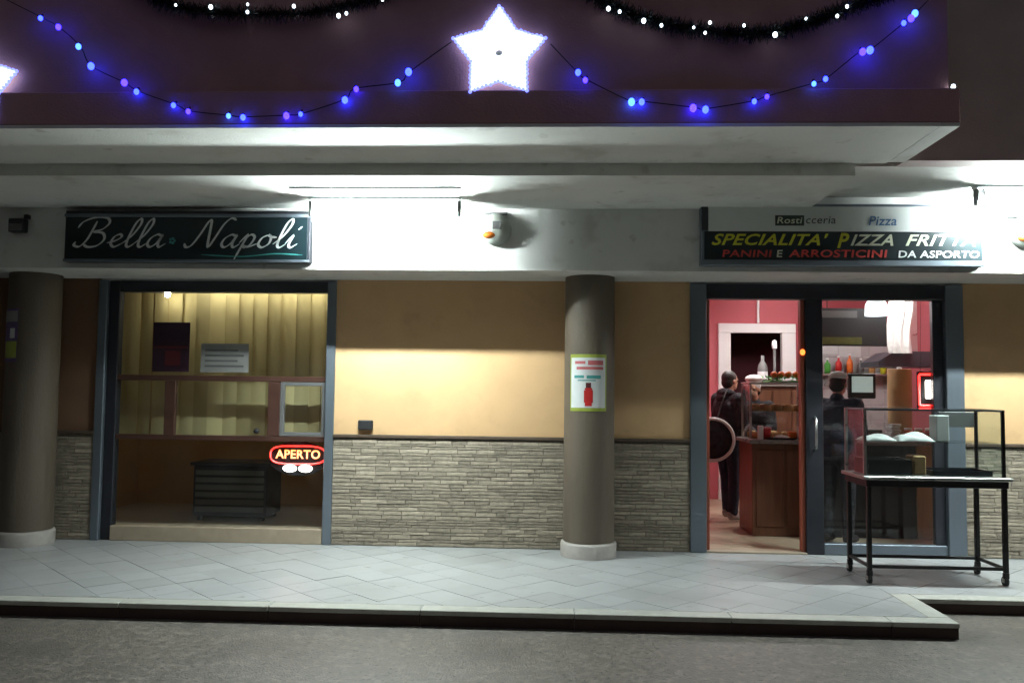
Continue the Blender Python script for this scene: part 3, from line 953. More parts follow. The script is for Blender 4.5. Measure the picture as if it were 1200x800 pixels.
def light_string(pts, bulbs, label):
    y = BF - 0.075
    t = thing('blue_light_string', (pts[0][0], y, min(p[1] for p in pts)), label, 'string lights', 'blue light strings on the balcony')
    path = catmull([(p[0], y, p[1]) for p in pts], 6)
    MB().tube(path, 0.0035, 6).build('cable', 'cable', t)
    for i, (bx, bz) in enumerate(bulbs):
        d = random.uniform(-0.012, 0.012)
        q_ = random.uniform(0.7, 1.12)
        mb = MB()
        mb.ell((bx + d, y - 0.012, bz - 0.008), (0.019 * q_, 0.019 * q_, 0.023 * q_), 16, 10)
        mb.build('bulb', ('blue_led', 'blue_led3', 'blue_led2', 'blue_led', 'blue_led3', 'blue_led')[i % 6], t)
        MB().tube([(bx, y, bz + 0.022), (bx, y - 0.002, bz + 0.0125)], 0.007, 6).build('bulb_holder', 'cable', t)
    return t
BL = [(-3.34, 3.84), (-3.23, 3.78), (-3.08, 3.65), (-3.0, 3.52), (-2.78, 3.41), (-2.68, 3.35), (-2.43, 3.26), (-2.34, 3.22), (-2.08, 3.19), (-1.99, 3.18), (-1.7, 3.19), (-1.61, 3.2), (-1.34, 3.29), (-1.27, 3.36), (-0.99, 3.4), (-0.92, 3.47)]
light_string([(-3.62, 3.98)] + BL + [(-0.66, 3.66)], BL, 'blue light string hanging left of the large star')
BRT = [(0.14, 3.46), (0.2, 3.41), (0.48, 3.27), (0.55, 3.27), (0.87, 3.23), (0.93, 3.22), (1.23, 3.27), (1.32, 3.3), (1.6, 3.38), (1.68, 3.41), (1.89, 3.58), (1.95, 3.59), (2.16, 3.76), (2.20, 3.79), (2.23, 3.82)]
light_string([(-0.03, 3.64)] + BRT + [(2.40, 4.0)], BRT, 'blue light string hanging right of the large star')

def garland(pts, lamps, label):
    y = BF - 0.065
    t = thing('tinsel_garland', (pts[0][0], y, min(p[1] for p in pts)), label, 'garland', 'dark garlands on the balcony')
    path = catmull([(p[0], y, p[1]) for p in pts], 10)
    MB().tube(path, 0.008, 6).build('cord', 'cable', t)
    mb = MB()
    for i in range(len(path) - 1):
        a, c = path[i], path[i + 1]
        for k in range(60):
            p = a.lerp(c, random.random())
            d = Vector((random.gauss(0, 0.55), random.gauss(0, 1), random.gauss(0, 1))).normalized()
            ln = random.uniform(0.035, 0.075)
            if p.y + d.y * ln > BF - 0.006:
                ln = (BF - 0.006 - p.y) / max(d.y, 1e-4)
            e = p + d * ln
            s = d.cross(Vector((random.random(), random.random(), random.random()))).normalized() * 0.0028
            mb.add([p + s, p - s, e - s * 0.4, e + s * 0.4], [(0, 1, 2, 3)])
    tag(mb.build('tinsel', 'tinsel', t), kind='stuff')
    for (bx, bz, r) in lamps:
        b_ = MB()
        b_.ell((bx, y - 0.045, bz), (r, r, r * 1.2), 10, 7)
        b_.build('bulb', 'white_led', t)
    return t
GL = [(-2.85, 4.12), (-2.63, 3.98), (-2.44, 3.91), (-2.2, 3.87), (-1.95, 3.86), (-1.61, 3.86), (-1.33, 3.91), (-1.08, 3.98), (-0.85, 4.10)]
garland(GL, [(-2.44, 3.90, 0.008), (-2.21, 3.885, 0.013), (-1.97, 3.85, 0.010), (-1.97, 3.90, 0.008), (-1.67, 3.885, 0.011), (-1.38, 3.82, 0.013), (-1.33, 3.835, 0.010), (-1.10, 3.92, 0.008)], 'dark tinsel garland with white lights at the top left of the balcony')
GR = [(0.0, 4.12), (0.21, 3.98), (0.37, 3.88), (0.59, 3.80), (0.81, 3.74), (1.07, 3.71), (1.34, 3.71), (1.58, 3.77), (1.82, 3.86), (2.08, 3.96), (2.25, 4.1)]
garland(GR, [(0.33, 3.85, 0.013), (0.40, 3.83, 0.010), (0.55, 3.77, 0.014), (0.66, 3.74, 0.010), (0.86, 3.725, 0.008), (0.96, 3.755, 0.010), (0.93, 3.69, 0.009), (1.17, 3.735, 0.009), (1.36, 3.675, 0.015), (1.55, 3.775, 0.008), (1.74, 3.79, 0.010), (1.80, 3.85, 0.010)], 'dark tinsel garland with white lights right of the large star')
tag(MB().ell((2.475, BF - 0.02, 3.372), (0.014, 0.014, 0.018), 10, 7).build('corner_bulb', 'white_led'), 'tiny white bulb at the right corner of the balcony', 'bulb')

# ================================================================== POSTERS
def curved(mb, cx, cy, r, a0, a1, z0, z1, n=14, th=0.0012):
    """sheet wrapped round a column; angle 0 faces the street (-Y), positive to the right"""
    vs = []
    for q in range(n + 1):
        a = a0 + (a1 - a0) * q / n
        s, c = math.sin(a), -math.cos(a)
        vs += [(cx + s * r, cy + c * r, z0), (cx + s * r, cy + c * r, z1), (cx + s * (r - th), cy + c * (r - th), z0), (cx + s * (r - th), cy + c * (r - th), z1)]
    fs = []
    for q in range(n):
        b_ = q * 4
        fs += [(b_, b_ + 4, b_ + 5, b_ + 1), (b_ + 2, b_ + 3, b_ + 7, b_ + 6), (b_ + 1, b_ + 5, b_ + 7, b_ + 3), (b_, b_ + 2, b_ + 6, b_ + 4)]
    fs += [(0, 1, 3, 2), (n * 4, n * 4 + 2, n * 4 + 3, n * 4 + 1)]
    return mb.add(vs, fs)
cx, cy = 0.335, 7.745
t = thing('poster', (cx, cy - 0.23, 1.27), 'white poster with red bottle shape pasted round the column by the entrance', 'poster')
curved(MB(), cx, cy, 0.2295, -0.86, 0.66, 1.285, 1.785).build('border', 'lime_print', t)
curved(MB(), cx, cy, 0.2315, -0.80, 0.60, 1.315, 1.755).build('sheet', 'paper', t)
for (a0, a1, z0, z1, m_) in ((-0.62, -0.2, 1.70, 1.725, 'pinkred_print'), (-0.1, 0.5, 1.69, 1.73, 'pinkred_print'), (-0.55, 0.5, 1.65, 1.675, 'pinkred_print'),
                             (-0.65, -0.25, 1.575, 1.60, 'teal_print'), (-0.15, 0.4, 1.57, 1.60, 'teal_print'), (-0.5, 0.2, 1.55, 1.56, 'teal_print')):
    curved(MB(), cx, cy, 0.2328, a0, a1, z0, z1, 8, 0.001).build('print_line', m_, t)
for (hw, z0, z1, m_) in ((0.10, 1.47, 1.535, 'poster_red'), (0.17, 1.36, 1.47, 'red'), (0.13, 1.33, 1.36, 'red'), (0.14, 1.471, 1.49, 'red')):
    curved(MB(), cx, cy, 0.2328 + (0.0008 if hw == 0.14 else 0), -0.08 - hw, -0.08 + hw, z0, z1, 6, 0.001).build('bottle_print', m_, t)

cx = -4.845
t = thing('poster', (cx, cy - 0.23, 1.6), 'dim purple and green poster pasted round the column at the left edge', 'poster')
curved(MB(), cx, cy, 0.2295, -1.3, -0.05, 1.665, 2.15).build('sheet', 'purple_print', t)
curved(MB(), cx, cy, 0.2308, -1.25, -0.08, 2.03, 2.13).build('heading_print', 'grey_paper', t)
curved(MB(), cx, cy, 0.2308, -0.75, -0.08, 1.70, 1.85).build('lower_print', 'lime_print', t)
curved(MB(), cx, cy, 0.2308, -0.42, -0.18, 1.88, 1.97, 6).build('pale_print', 'paper', t)

PY = WY + 0.034
t = thing('poster', (-3.66, PY, 1.63), 'dark red poster with a printed frame inside the left shop window', 'poster')
MB().box(-3.845, -3.485, PY, PY + 0.003, 1.60, 2.075).build('sheet', 'poster_dark', t)
MB().box(-3.83, -3.50, PY - 0.003, PY - 0.0005, 1.825, 1.845).build('print_line', 'poster_red', t)
MB().box(-3.72, -3.57, PY - 0.003, PY - 0.0005, 1.66, 1.80).build('print_block', 'poster_red', t)
t = thing('notice', (-3.14, PY, 1.63), 'grey paper notice inside the left shop window', 'notice')
MB().box(-3.37, -2.905, PY, PY + 0.003, 1.60, 1.875).build('sheet', 'grey_paper', t)
for i in range(4):
    MB().box(-3.33, -2.95 - 0.06 * (i % 2), PY - 0.002, PY - 0.0004, 1.65 + i * 0.05, 1.668 + i * 0.05).build('print_line', 'grey_plastic', t)

# ================================================================== VERTICAL BLIND AND DIM ROOM
t = thing('vertical_blind', (-3.2, 8.32, 1.02), 'cream vertical blind hanging behind the left shop window', 'blind')
MB().bbox(-4.55, -1.85, 8.28, 8.36, 2.44, 2.49, 0.005).build('head_rail', 'white_metal', t)
nb = 19
for i in range(nb):
    x = -4.48 + i * (2.58 / (nb - 1))
    a = math.radians(random.uniform(-14, 6) - (12 if i % 3 == 0 else 0))
    hw = 0.078
    vs = []
    q = 5
    for zz in (0.985, 1.5, 2.0, 2.438):
        for j in range(q):
            u = (j / (q - 1) - 0.5) * 2
            bow = 0.007 * (1 - u * u)
            xx, yy = u * hw, -bow
            vs.append((x + xx * math.cos(a) - yy * math.sin(a), 8.32 + xx * math.sin(a) + yy * math.cos(a) + 0.002 * math.sin(zz * 3 + i), zz))
    fs = []
    for r_ in range(3):
        for j in range(q - 1):
            fs.append((r_ * q + j, r_ * q + j + 1, (r_ + 1) * q + j + 1, (r_ + 1) * q + j))
    MB().add(vs, fs, True).build('slat', 'blind', t)

t = thing('drinks_cabinet', (-3.5, 9.3, 0), 'dark slatted low cabinet in the dim room behind the left window', 'cabinet')
MB().bbox(-3.92, -3.10, 9.25, 9.75, 0.05, 0.60, 0.01).build('carcass', 'alu_dark', t)
MB().bbox(-3.95, -3.07, 9.22, 9.78, 0.601, 0.635, 0.006).build('top', 'alu_dark', t)
for i in range(6):
    MB().bbox(-3.89, -3.13, 9.236, 9.249, 0.10 + i * 0.08, 0.155 + i * 0.08, 0.004).build('slat', 'grey_plastic', t)
for lx in (-3.88, -3.18):
    for ly in (9.29, 9.67):
        MB().box(lx, lx + 0.04, ly, ly + 0.04, 0.004, 0.049).build('leg', 'black', t)
t = thing('ceiling_lamp', (-2.6, 8.75, 2.9), 'small warm lamp on the ceiling of the dim room behind the blind', 'lamp')
MB().lathe([(0.09, 0.0), (0.09, -0.03), (0.07, -0.032)], (-2.6, 8.75, 2.899), 20).build('rim', 'white_metal', t)
MB().lathe([(0.07, -0.032), (0.055, -0.06), (0.0, -0.072)], (-2.6, 8.75, 2.899), 20).build('diffuser', 'dim_lamp', t)

for (sx_, sz_, lab_) in ((-3.78, 2.42, 'small spot bulb at the top left inside the shop window'),):
    t = thing('window_spot', (sx_, 8.17, 2.3), lab_, 'lamp')
    MB().lathe([(0.0, 0.0), (0.022, 0.0), (0.03, -0.05), (0.026, -0.052)], (sx_, 8.17, sz_), 16).build('holder', 'white_metal', t)
    MB().lathe([(0.026, -0.052), (0.024, -0.075), (0.0, -0.088)], (sx_, 8.17, sz_), 16).build('bulb', 'spot_bulb', t)
    MB().tube([(sx_, 8.17, sz_), (sx_, 8.10, sz_ - 0.02)], 0.006, 6).build('arm', 'white_metal', t)

t = thing('added_strip_lamp', (-2.75, 8.16, 2.44), 'added warm strip lamp hidden behind the head of the left shop window', 'lamp')  # unseen lamp, added to brighten the blind along its width
MB().bbox(-3.60, -2.16, 8.135, 8.185, 2.462, 2.474, 0.002).build('batten', 'white_metal', t)
MB().tube([(-3.58, 8.16, 2.447), (-2.18, 8.16, 2.447)], 0.010, 8).build('tube', 'added_strip_tube', t)

# neon sign in the window
NY = WY + 0.075
t = thing('neon_sign', (-2.41, NY, 0.62), 'lit red neon sign reading aperto inside the lower corner of the left window', 'neon sign')
ncx, ncz = -2.415, 0.822
MB().prism([(ncx + 0.28 * math.cos(a), 0.79 + 0.165 * math.sin(a)) for a in [2 * math.pi * q / 28 for q in range(28)]], NY + 0.012, NY + 0.02).build('back_plate', 'black', t)
pts = []
for q in range(40):
    a = 2 * math.pi * q / 40
    sx = math.copysign(abs(math.cos(a)) ** 0.5, math.cos(a))
    sz = math.copysign(abs(math.sin(a)) ** 0.7, math.sin(a))
    pts.append((ncx + 0.265 * sx, NY, ncz + 0.085 * sz))
MB().tube(pts + [pts[0]], 0.0065, 8, caps=False).build('border_tube', 'neon_red', t)
text('lettering', 'APERTO', ncx - 0.215, ncx + 0.215, NY, ncz - 0.035, ncz + 0.05, 'neon_orange', t, 0.0, 0.02)
for s in (-1, 1):
    MB().ell((ncx + s * 0.075, NY + 0.002, 0.695), (0.068, 0.010, 0.036), 16, 8).build('white_light', 'neon_white', t)
for s in (-0.2, 0.2):
    MB().tube([(ncx + s, NY + 0.016, 0.94), (ncx + s, NY + 0.016, 1.5)], 0.0025, 5).build('hanging_wire', 'cable', t)

# ================================================================== SHOP INTERIOR ON THE RIGHT
def ceiling_tube(x, y0, y1, label):
    t = thing('ceiling_tube_lamp', (x, (y0 + y1) / 2, 2.78), label, 'lamp', 'tube lamps inside the pizzeria')
    MB().bbox(x - 0.04, x + 0.04, y0, y1, 2.735, 2.779, 0.005).build('batten', 'white_metal', t)
    MB().tube([(x, y0 + 0.03, 2.71), (x, y1 - 0.03, 2.71)], 0.015, 10).build('tube', 'room_tube', t)
    for ye in (y0 + 0.015, y1 - 0.015):
        MB().bbox(x - 0.018, x + 0.018, ye - 0.013, ye + 0.013, 2.69, 2.734, 0.003).build('end_cap', 'white_metal', t)
ceiling_tube(2.2, 9.6, 10.9, 'lit ceiling tube over the counter inside the pizzeria')
ceiling_tube(4.0, 9.4, 10.7, 'lit ceiling tube over the kitchen end inside the pizzeria')

t = thing('counter', (3.0, 9.3, 0), 'brown wood fronted shop counter with dark right half inside the entrance', 'counter')
MB().bbox(2.06, 2.72, 8.95, 9.55, 0.004, 0.945, 0.006).build('wood_front', 'counter_wood', t)
for i in range(2):
    MB().bbox(2.10 + i * 0.31, 2.10 + i * 0.31 + 0.28, 8.938, 8.949, 0.10, 0.88, 0.004).build('front_panel', 'counter_wood', t)
MB().bbox(2.721, 3.72, 8.96, 9.55, 0.004, 0.945, 0.006).build('dark_front', 'black', t)
MB().bbox(3.721, 3.95, 8.95, 9.55, 0.004, 0.945, 0.006).build('end_panel', 'beige_wood', t)
MB().bbox(2.03, 3.98, 8.91, 9.58, 0.946, 0.985, 0.006).build('top', 'counter_top', t)

t = thing('display_case', (2.4, 9.25, 0.985), 'glass food display case with baked goods standing on the counter', 'display case')
cx0, cx1, cy0, cy1, cz0, cz1 = 2.08, 2.70, 9.12, 9.52, 0.986, 1.56
for (x0, x1, y0, y1) in ((cx0, cx0 + 0.02, cy0, cy0 + 0.02), (cx1 - 0.02, cx1, cy0, cy0 + 0.02), (cx0, cx0 + 0.02, cy1 - 0.02, cy1), (cx1 - 0.02, cx1, cy1 - 0.02, cy1)):
    MB().box(x0, x1, y0, y1, cz0, cz1).build('corner_post', 'steel', t)
MB().bbox(cx0 - 0.005, cx1 + 0.005, cy0 - 0.005, cy1 + 0.005, cz1 + 0.001, cz1 + 0.02, 0.004).build('top', 'steel', t)
MB().box(cx0 + 0.021, cx1 - 0.021, cy0 + 0.03, cy1 - 0.01, 1.265, 1.275).build('shelf', 'case_glass', t)
MB().box(cx0 + 0.021, cx1 - 0.021, cy0 + 0.004, cy0 + 0.010, cz0 + 0.002, cz1 - 0.002).build('pane', 'case_glass', t)
MB().box(cx0 + 0.004, cx0 + 0.010, cy0 + 0.021, cy1 - 0.021, cz0 + 0.002, cz1 - 0.002).build('pane', 'case_glass', t)

ORD = ('first', 'second', 'third', 'fourth', 'fifth')
def bun(c, r, label):
    mb = MB()
    prof = [(0, 0), (0.8, 0.0), (1.0, 0.35), (0.85, 0.8), (0.45, 1.0), (0, 1.05)]
    mb.lathe([(a * r, h * r * 1.35) for a, h in prof], c, 14)
    o = mb.build('bread_roll', 'bread')
    tag(o, label, 'bread', 'rolls in the counter display case')
for row, zz in enumerate((0.987, 1.277)):
    for i in range(5):
        for j in range(2):
            bun((2.165 + i * 0.115, 9.22 + j * 0.17, zz), random.uniform(0.047, 0.055), '%s roll from the left, %s row, %s of the counter display case' % (ORD[i], ('front', 'back')[j], ('bottom', 'upper shelf')[row]))

t = thing('fruit_tray', (2.48, 9.3, 1.58), 'green leafy tray of orange fruit on top of the display case', 'tray')
MB().bbox(2.30, 2.68, 9.18, 9.46, 1.5815, 1.60, 0.006).build('tray', 'green', t)
lf = MB()
for i in range(70):
    p = Vector((random.uniform(2.30, 2.68), random.uniform(9.17, 9.45), random.uniform(1.602, 1.635)))
    d = Vector((random.uniform(-1, 1), random.uniform(-1, 0.4), random.uniform(-0.3, 0.7))).normalized() * 0.05
    s = d.cross(Vector((0, 0, 1))).normalized() * 0.016
    lf.add([p, p + d * 0.5 + s, p + d, p + d * 0.5 - s], [(0, 1, 2, 3)])
tag(lf.build('leaves', 'green', t), kind='stuff')
for i in range(7):
    o = MB().ell((2.37 + (i % 4) * 0.075 + 0.02 * (i // 4), 9.25 + (i // 4) * 0.09, 1.665), (0.037, 0.037, 0.035), 12, 8).build('fruit', 'orange', t)

t = thing('oval_platter', (2.33, 8.98, 0.985), 'dark oval platter with a white napkin at the front of the counter', 'platter')
mb = MB()
prof = [(0.0, 0.004), (0.15, 0.004), (0.19, 0.022), (0.196, 0.022), (0.155, 0.0), (0.0, 0.0)]
mb.lathe(prof, (2.36, 9.02, 0.987), 28)
mb.v = [(p[0], 9.02 + (p[1] - 9.02) * 0.5, p[2] * 1.0) for p in mb.v]
mb.build('dish', 'black', t)
mb = MB()
mb.ell((2.38, 9.02, 1.0), (0.09, 0.05, 0.032), 14, 7)
mb.build('napkin', 'white_cloth', t)
tag(MB().bbox(2.46, 2.54, 9.02, 9.08, 0.987, 1.07, 0.006).build('snack_packet', 'orange'), 'small orange packet on the counter in front of the display case', 'packet')
tag(MB().bbox(2.13, 2.18, 8.95, 9.0, 0.987, 1.13, 0.006).build('napkin_holder', 'paper'), 'pale napkin holder on the left end of the counter', 'napkin holder')

# tall white pole and grey bottle behind the counter
t = thing('peel_pole', (2.90, 11.3, 0), 'tall pale pole with a white tip in front of the inner doorway', 'pole')
MB().tube([(2.90, 11.3, 0.004), (2.90, 11.3, 2.05)], 0.018, 8).build('shaft', 'grey_plastic', t)
MB().lathe([(0.03, 2.051), (0.036, 2.09), (0.03, 2.15), (0.0, 2.17)], (2.90, 11.3, 0), 12).build('tip', 'white_paint', t)
MB().lathe([(0.14, 0.0035), (0.14, 0.02), (0.03, 0.035)], (2.90, 11.3, 0), 16).build('foot', 'grey_plastic', t)
t = thing('back_shelf', (2.65, 11.0, 0), 'dark back counter behind the pizzeria counter', 'counter')
MB().bbox(2.50, 3.25, 10.85, 11.18, 0.004, 1.55, 0.006).build('cabinet', 'counter_wood', t)
MB().bbox(2.47, 3.28, 10.82, 11.2, 1.551, 1.58, 0.005).build('top', 'counter_top', t)
for i in range(3):
    MB().bbox(2.52 + i * 0.24, 2.74 + i * 0.24, 10.835, 10.849, 0.1, 1.5, 0.004).build('cabinet_door', 'counter_wood', t)
t = thing('coffee_bottle', (2.66, 10.95, 1.58), 'grey bottle with white label on the back counter', 'bottle')
MB().lathe([(0.0, 0.001), (0.06, 0.001), (0.062, 0.2), (0.05, 0.25), (0.022, 0.29), (0.02, 0.36), (0.0, 0.362)], (2.66, 10.95, 1.58), 16).build('bottle_body', 'grey_plastic', t)
MB().lathe([(0.0632, 0.06), (0.0632, 0.16)], (2.66, 10.95, 1.58), 16).build('paper_label', 'paper', t)

# menu board, hanging cloth, pendant, till, roll, fridge
t = thing('menu_board', (3.42, 9.85, 2.0), 'black menu board with olive strip hanging inside the right bay', 'menu board')
MB().bbox(3.04, 3.78, 9.83, 9.86, 2.01, 2.44, 0.005).build('board', 'black', t)
MB().box(3.06, 3.50, 9.825, 9.829, 2.03, 2.11).build('olive_strip', 'olive', t)
MB().box(3.06, 3.45, 9.825, 9.829, 2.33, 2.41).build('grey_strip', 'grey_plastic', t)
for xx in (3.12, 3.70):
    MB().tube([(xx, 9.845, 2.439), (xx, 9.845, 2.779)], 0.004, 6).build('chain', 'black_metal', t)
t = thing('pendant_lamp', (3.61, 9.55, 2.36), 'lit white pendant shade at the top of the right bay', 'lamp')
MB().lathe([(0.03, 0.23), (0.06, 0.22), (0.115, 0.12), (0.12, 0.0)], (3.56, 9.55, 2.33), 24).build('shade', 'shade', t)
MB().tube([(3.56, 9.55, 2.55), (3.56, 9.55, 2.779)], 0.006, 6).build('cord', 'cable', t)
MB().ell((3.56, 9.55, 2.44), (0.04, 0.04, 0.055), 12, 8).build('bulb', 'white_led', t)
t = thing('hanging_cloth', (4.07, 10.2, 1.95), 'white cloth sheet hanging beside the menu board', 'cloth')
vs = []
for zi in range(12):
    z = 2.70 - zi * 0.068
    for xi in range(15):
        x = 3.94 + xi * 0.02 + 0.015 * math.sin(zi * 0.6)
        vs.append((x, 10.2 + 0.03 * math.sin(xi * 1.3 + zi * 0.25), z))
fs = [(a * 15 + c, a * 15 + c + 1, (a + 1) * 15 + c + 1, (a + 1) * 15 + c) for a in range(11) for c in range(14)]
MB().add(vs, fs, True).build('sheet', 'white_cloth', t)
MB().tube([(3.88, 10.2, 2.72), (4.30, 10.2, 2.72)], 0.010, 8).build('hanging_rod', 'steel', t)
for xx in (3.90, 4.28):
    MB().tube([(xx, 10.2, 2.72), (xx, 10.2, 2.779)], 0.006, 6).build('rod_hook', 'steel', t)

t = thing('till', (3.30, 9.3, 0.985), 'dark framed till screen standing on the right half of the counter', 'till')
MB().bbox(3.10, 3.46, 9.15, 9.50, 0.987, 1.10, 0.008).build('cash_drawer', 'grey_plastic', t)
MB().bbox(3.26, 3.32, 9.32, 9.38, 1.101, 1.42, 0.006).build('stand', 'grey_plastic', t)
MB().bbox(3.155, 3.445, 9.27, 9.319, 1.42, 1.69, 0.012).build('bezel', 'black', t)
MB().box(3.19, 3.41, 9.265, 9.269, 1.485, 1.655).build('screen', 'screen', t)
t = thing('paper_roll', (3.70, 9.3, 0.985), 'tall kraft paper roll standing on the counter beside the till', 'paper roll')
MB().lathe([(0.0, 0.0), (0.118, 0.0), (0.12, 0.01), (0.12, 0.74), (0.118, 0.75), (0.025, 0.75), (0.025, 0.70)], (3.70, 9.3, 0.987), 28).build('roll', 'kraft', t)
MB().lathe([(0.024, 0.60), (0.024, 0.77), (0.0, 0.775)], (3.70, 9.3, 0.987), 16).build('core', 'paper', t)
t = thing('extractor_hood', (4.3, 10.5, 1.75), 'dark extractor hood on the wall at the kitchen end', 'hood')
MB().prism([(3.86, 1.80), (4.74, 1.80), (4.74, 1.86), (4.55, 1.98), (4.05, 1.98), (3.86, 1.86)], 10.3, 10.9).build('canopy', 'alu_dark', t)
MB().bbox(4.2, 4.4, 10.5, 10.7, 1.981, 2.779, 0.005).build('duct', 'steel', t)

# pizza boxes, plates, wall shelf with bottles, wall papers, pots
for i in range(6):
    o = MB().bbox(3.48 + 0.012 * (i % 2), 3.57 + 0.012 * (i % 2) + 0.0, 8.97, 9.12, 0.987 + i * 0.03, 1.015 + i * 0.03, 0.003).build('napkin_pack', 'paper')
    tag(o, '%s white napkin pack from the bottom of the pile on the counter below the till' % (ORD + ('sixth',))[i], 'napkins', 'napkin packs piled on the counter')
BXN = ('lowest', 'second lowest', 'third lowest', 'topmost')
for i in range(4):
    o = MB().bbox(2.98 - 0.01 * (i % 2), 3.10 - 0.01 * (i % 2), 9.0, 9.3, 0.987 + i * 0.042, 1.028 + i * 0.042, 0.003).build('pizza_box', 'white_cloth')
    tag(o, '%s white pizza box of the stack on the counter left of the till' % BXN[i], 'box', 'pizza boxes on the counter')
for i, (xx, yy, m_, nm) in enumerate(((2.80, 9.02, 'red', 'red'), (2.87, 9.04, 'letter_yellow', 'yellow'), (2.57, 9.03, 'white_paint', 'white'), (2.62, 8.99, 'green', 'green'))):
    t = thing('sauce_bottle', (xx, yy, 0.986), nm + ' squeeze bottle at the front of the counter', 'bottle', 'squeeze bottles on the counter')
    MB().lathe([(0.0, 0.001), (0.026, 0.001), (0.028, 0.12), (0.018, 0.145), (0.008, 0.15)], (xx, yy, 0.986), 14).build('squeeze_body', m_, t)
    MB().lathe([(0.010, 0.150), (0.004, 0.19), (0.0, 0.191)], (xx, yy, 0.986), 10).build('nozzle', 'white_paint', t)
for i in range(3):
    t = thing('glass_jar', (3.60 + 0.0 * i, 9.0, 1.0), ('left', 'middle', 'right')[i] + ' glass sweet jar on the right end of the counter', 'jar', 'sweet jars on the counter')
    xx = 3.66 + i * 0.105
    MB().lathe([(0.0, 0.001), (0.043, 0.001), (0.045, 0.10), (0.034, 0.12)], (xx, 9.0, 0.986), 16).build('jar_body', ('orange', 'bread', 'pinkred_print')[i], t)
    MB().lathe([(0.037, 0.118), (0.037, 0.14), (0.0, 0.142)], (xx, 9.0, 0.986), 16).build('lid', 'white_metal', t)
t = thing('price_card', (2.90, 9.2, 1.2), 'white price card standing on the stacked pizza boxes', 'card')
MB().bbox(2.985, 3.085, 9.06, 9.064, 1.157, 1.30, 0.001).build('card', 'paper', t)
MB().bbox(3.02, 3.05, 9.0645, 9.10, 1.157, 1.20, 0.002).build('stand', 'paper', t)
t = thing('wall_picture', (3.48, 11.99, 1.6), 'small framed picture on the pink wall right of the inner doorway', 'picture')
MB().bbox(3.40, 3.60, 11.975, 11.998, 1.75, 2.05, 0.004).build('frame', 'beige_wood', t)
MB().box(3.425, 3.575, 11.971, 11.9745, 1.775, 2.025).build('print', 'teal_print', t)
t = thing('wall_shelf', (4.15, 11.85, 1.72), 'steel wall shelf on the pale tiles behind the till', 'shelf')
MB().bbox(3.66, 4.70, 11.76, 11.98, 1.72, 1.745, 0.003).build('board', 'steel', t)
for xx in (3.75, 4.6):
    MB().bbox(xx, xx + 0.03, 11.80, 11.984, 1.58, 1.719, 0.003).build('bracket', 'steel', t)
for i, (m_, nm) in enumerate((('green', 'green'), ('red', 'red'), ('orange', 'orange'), ('grey_plastic', 'grey'), ('bread', 'tan'), ('letter_yellow', 'yellow'))):
    hh = 0.20 + 0.03 * (i % 3)
    t = thing('bottle', (3.76 + i * 0.15, 11.87, 1.745), '%s bottle standing on the steel wall shelf behind the till' % nm, 'bottle', 'bottles on the wall shelf')
    MB().lathe([(0.0, 0.001), (0.04, 0.001), (0.042, hh * 0.6), (0.03, hh * 0.72), (0.014, hh * 0.8), (0.014, hh)], (3.76 + i * 0.15, 11.87, 1.746), 14).build('glass_body', m_, t)
    MB().lathe([(0.016, hh - 0.012), (0.016, hh + 0.012), (0.0, hh + 0.014)], (3.76 + i * 0.15, 11.87, 1.746), 10).build('bottle_cap', 'white_metal', t)
for i, (x0, z0, w_, h_) in enumerate(((3.72, 2.02, 0.22, 0.16), (3.95, 1.98, 0.30, 0.20))):
    o = MB().box(x0, x0 + w_, 11.978, 11.981, z0, z0 + h_).build('wall_paper_sheet', 'paper')
    tag(o, ('small', 'large')[i] + ' white paper sheet stuck on the pale tiles above the wall shelf', 'paper')
t = thing('red_container', (2.2, 9.05, 0.985), 'red and pink tub on the left end of the counter', 'tub')
MB().lathe([(0.0, 0.001), (0.045, 0.001), (0.055, 0.11), (0.055, 0.115)], (2.22, 9.02, 0.986), 18).build('tub_body', 'red', t)
MB().lathe([(0.057, 0.112), (0.057, 0.125), (0.0, 0.128)], (2.22, 9.02, 0.986), 18).build('lid', 'pinkred_print', t)

# vertical lit sign behind the glass of the right bay
t = thing('neon_sign', (3.49, 8.10, 1.34), 'lit red framed white neon panel at the right side of the entrance glass', 'neon sign')
MB().bbox(3.385, 3.60, 8.105, 8.125, 1.335, 1.68, 0.006).build('back_plate', 'black', t)
pts = [(3.41, 8.095, 1.365), (3.575, 8.095, 1.365), (3.585, 8.095, 1.375), (3.585, 8.095, 1.645), (3.575, 8.095, 1.655), (3.41, 8.095, 1.655), (3.40, 8.095, 1.645), (3.40, 8.095, 1.375), (3.41, 8.095, 1.365)]
MB().tube(pts, 0.010, 8, caps=False).build('border_tube', 'neon_red', t)
MB().bbox(3.455, 3.53, 8.088, 8.104, 1.43, 1.60, 0.02).build('lit_panel', 'neon_white', t)
for s in (3.42, 3.57):
    MB().tube([(s, 8.115, 1.679), (s, 8.09, 2.33)], 0.002, 5).build('hanging_wire', 'cable', t)
tag(MB().ell((2.312, 8.012, 1.845), (0.024, 0.012, 0.028), 12, 8).build('indicator_lamp', 'orange_lamp'), 'small glowing orange lamp on the door edge of the entrance', 'lamp')

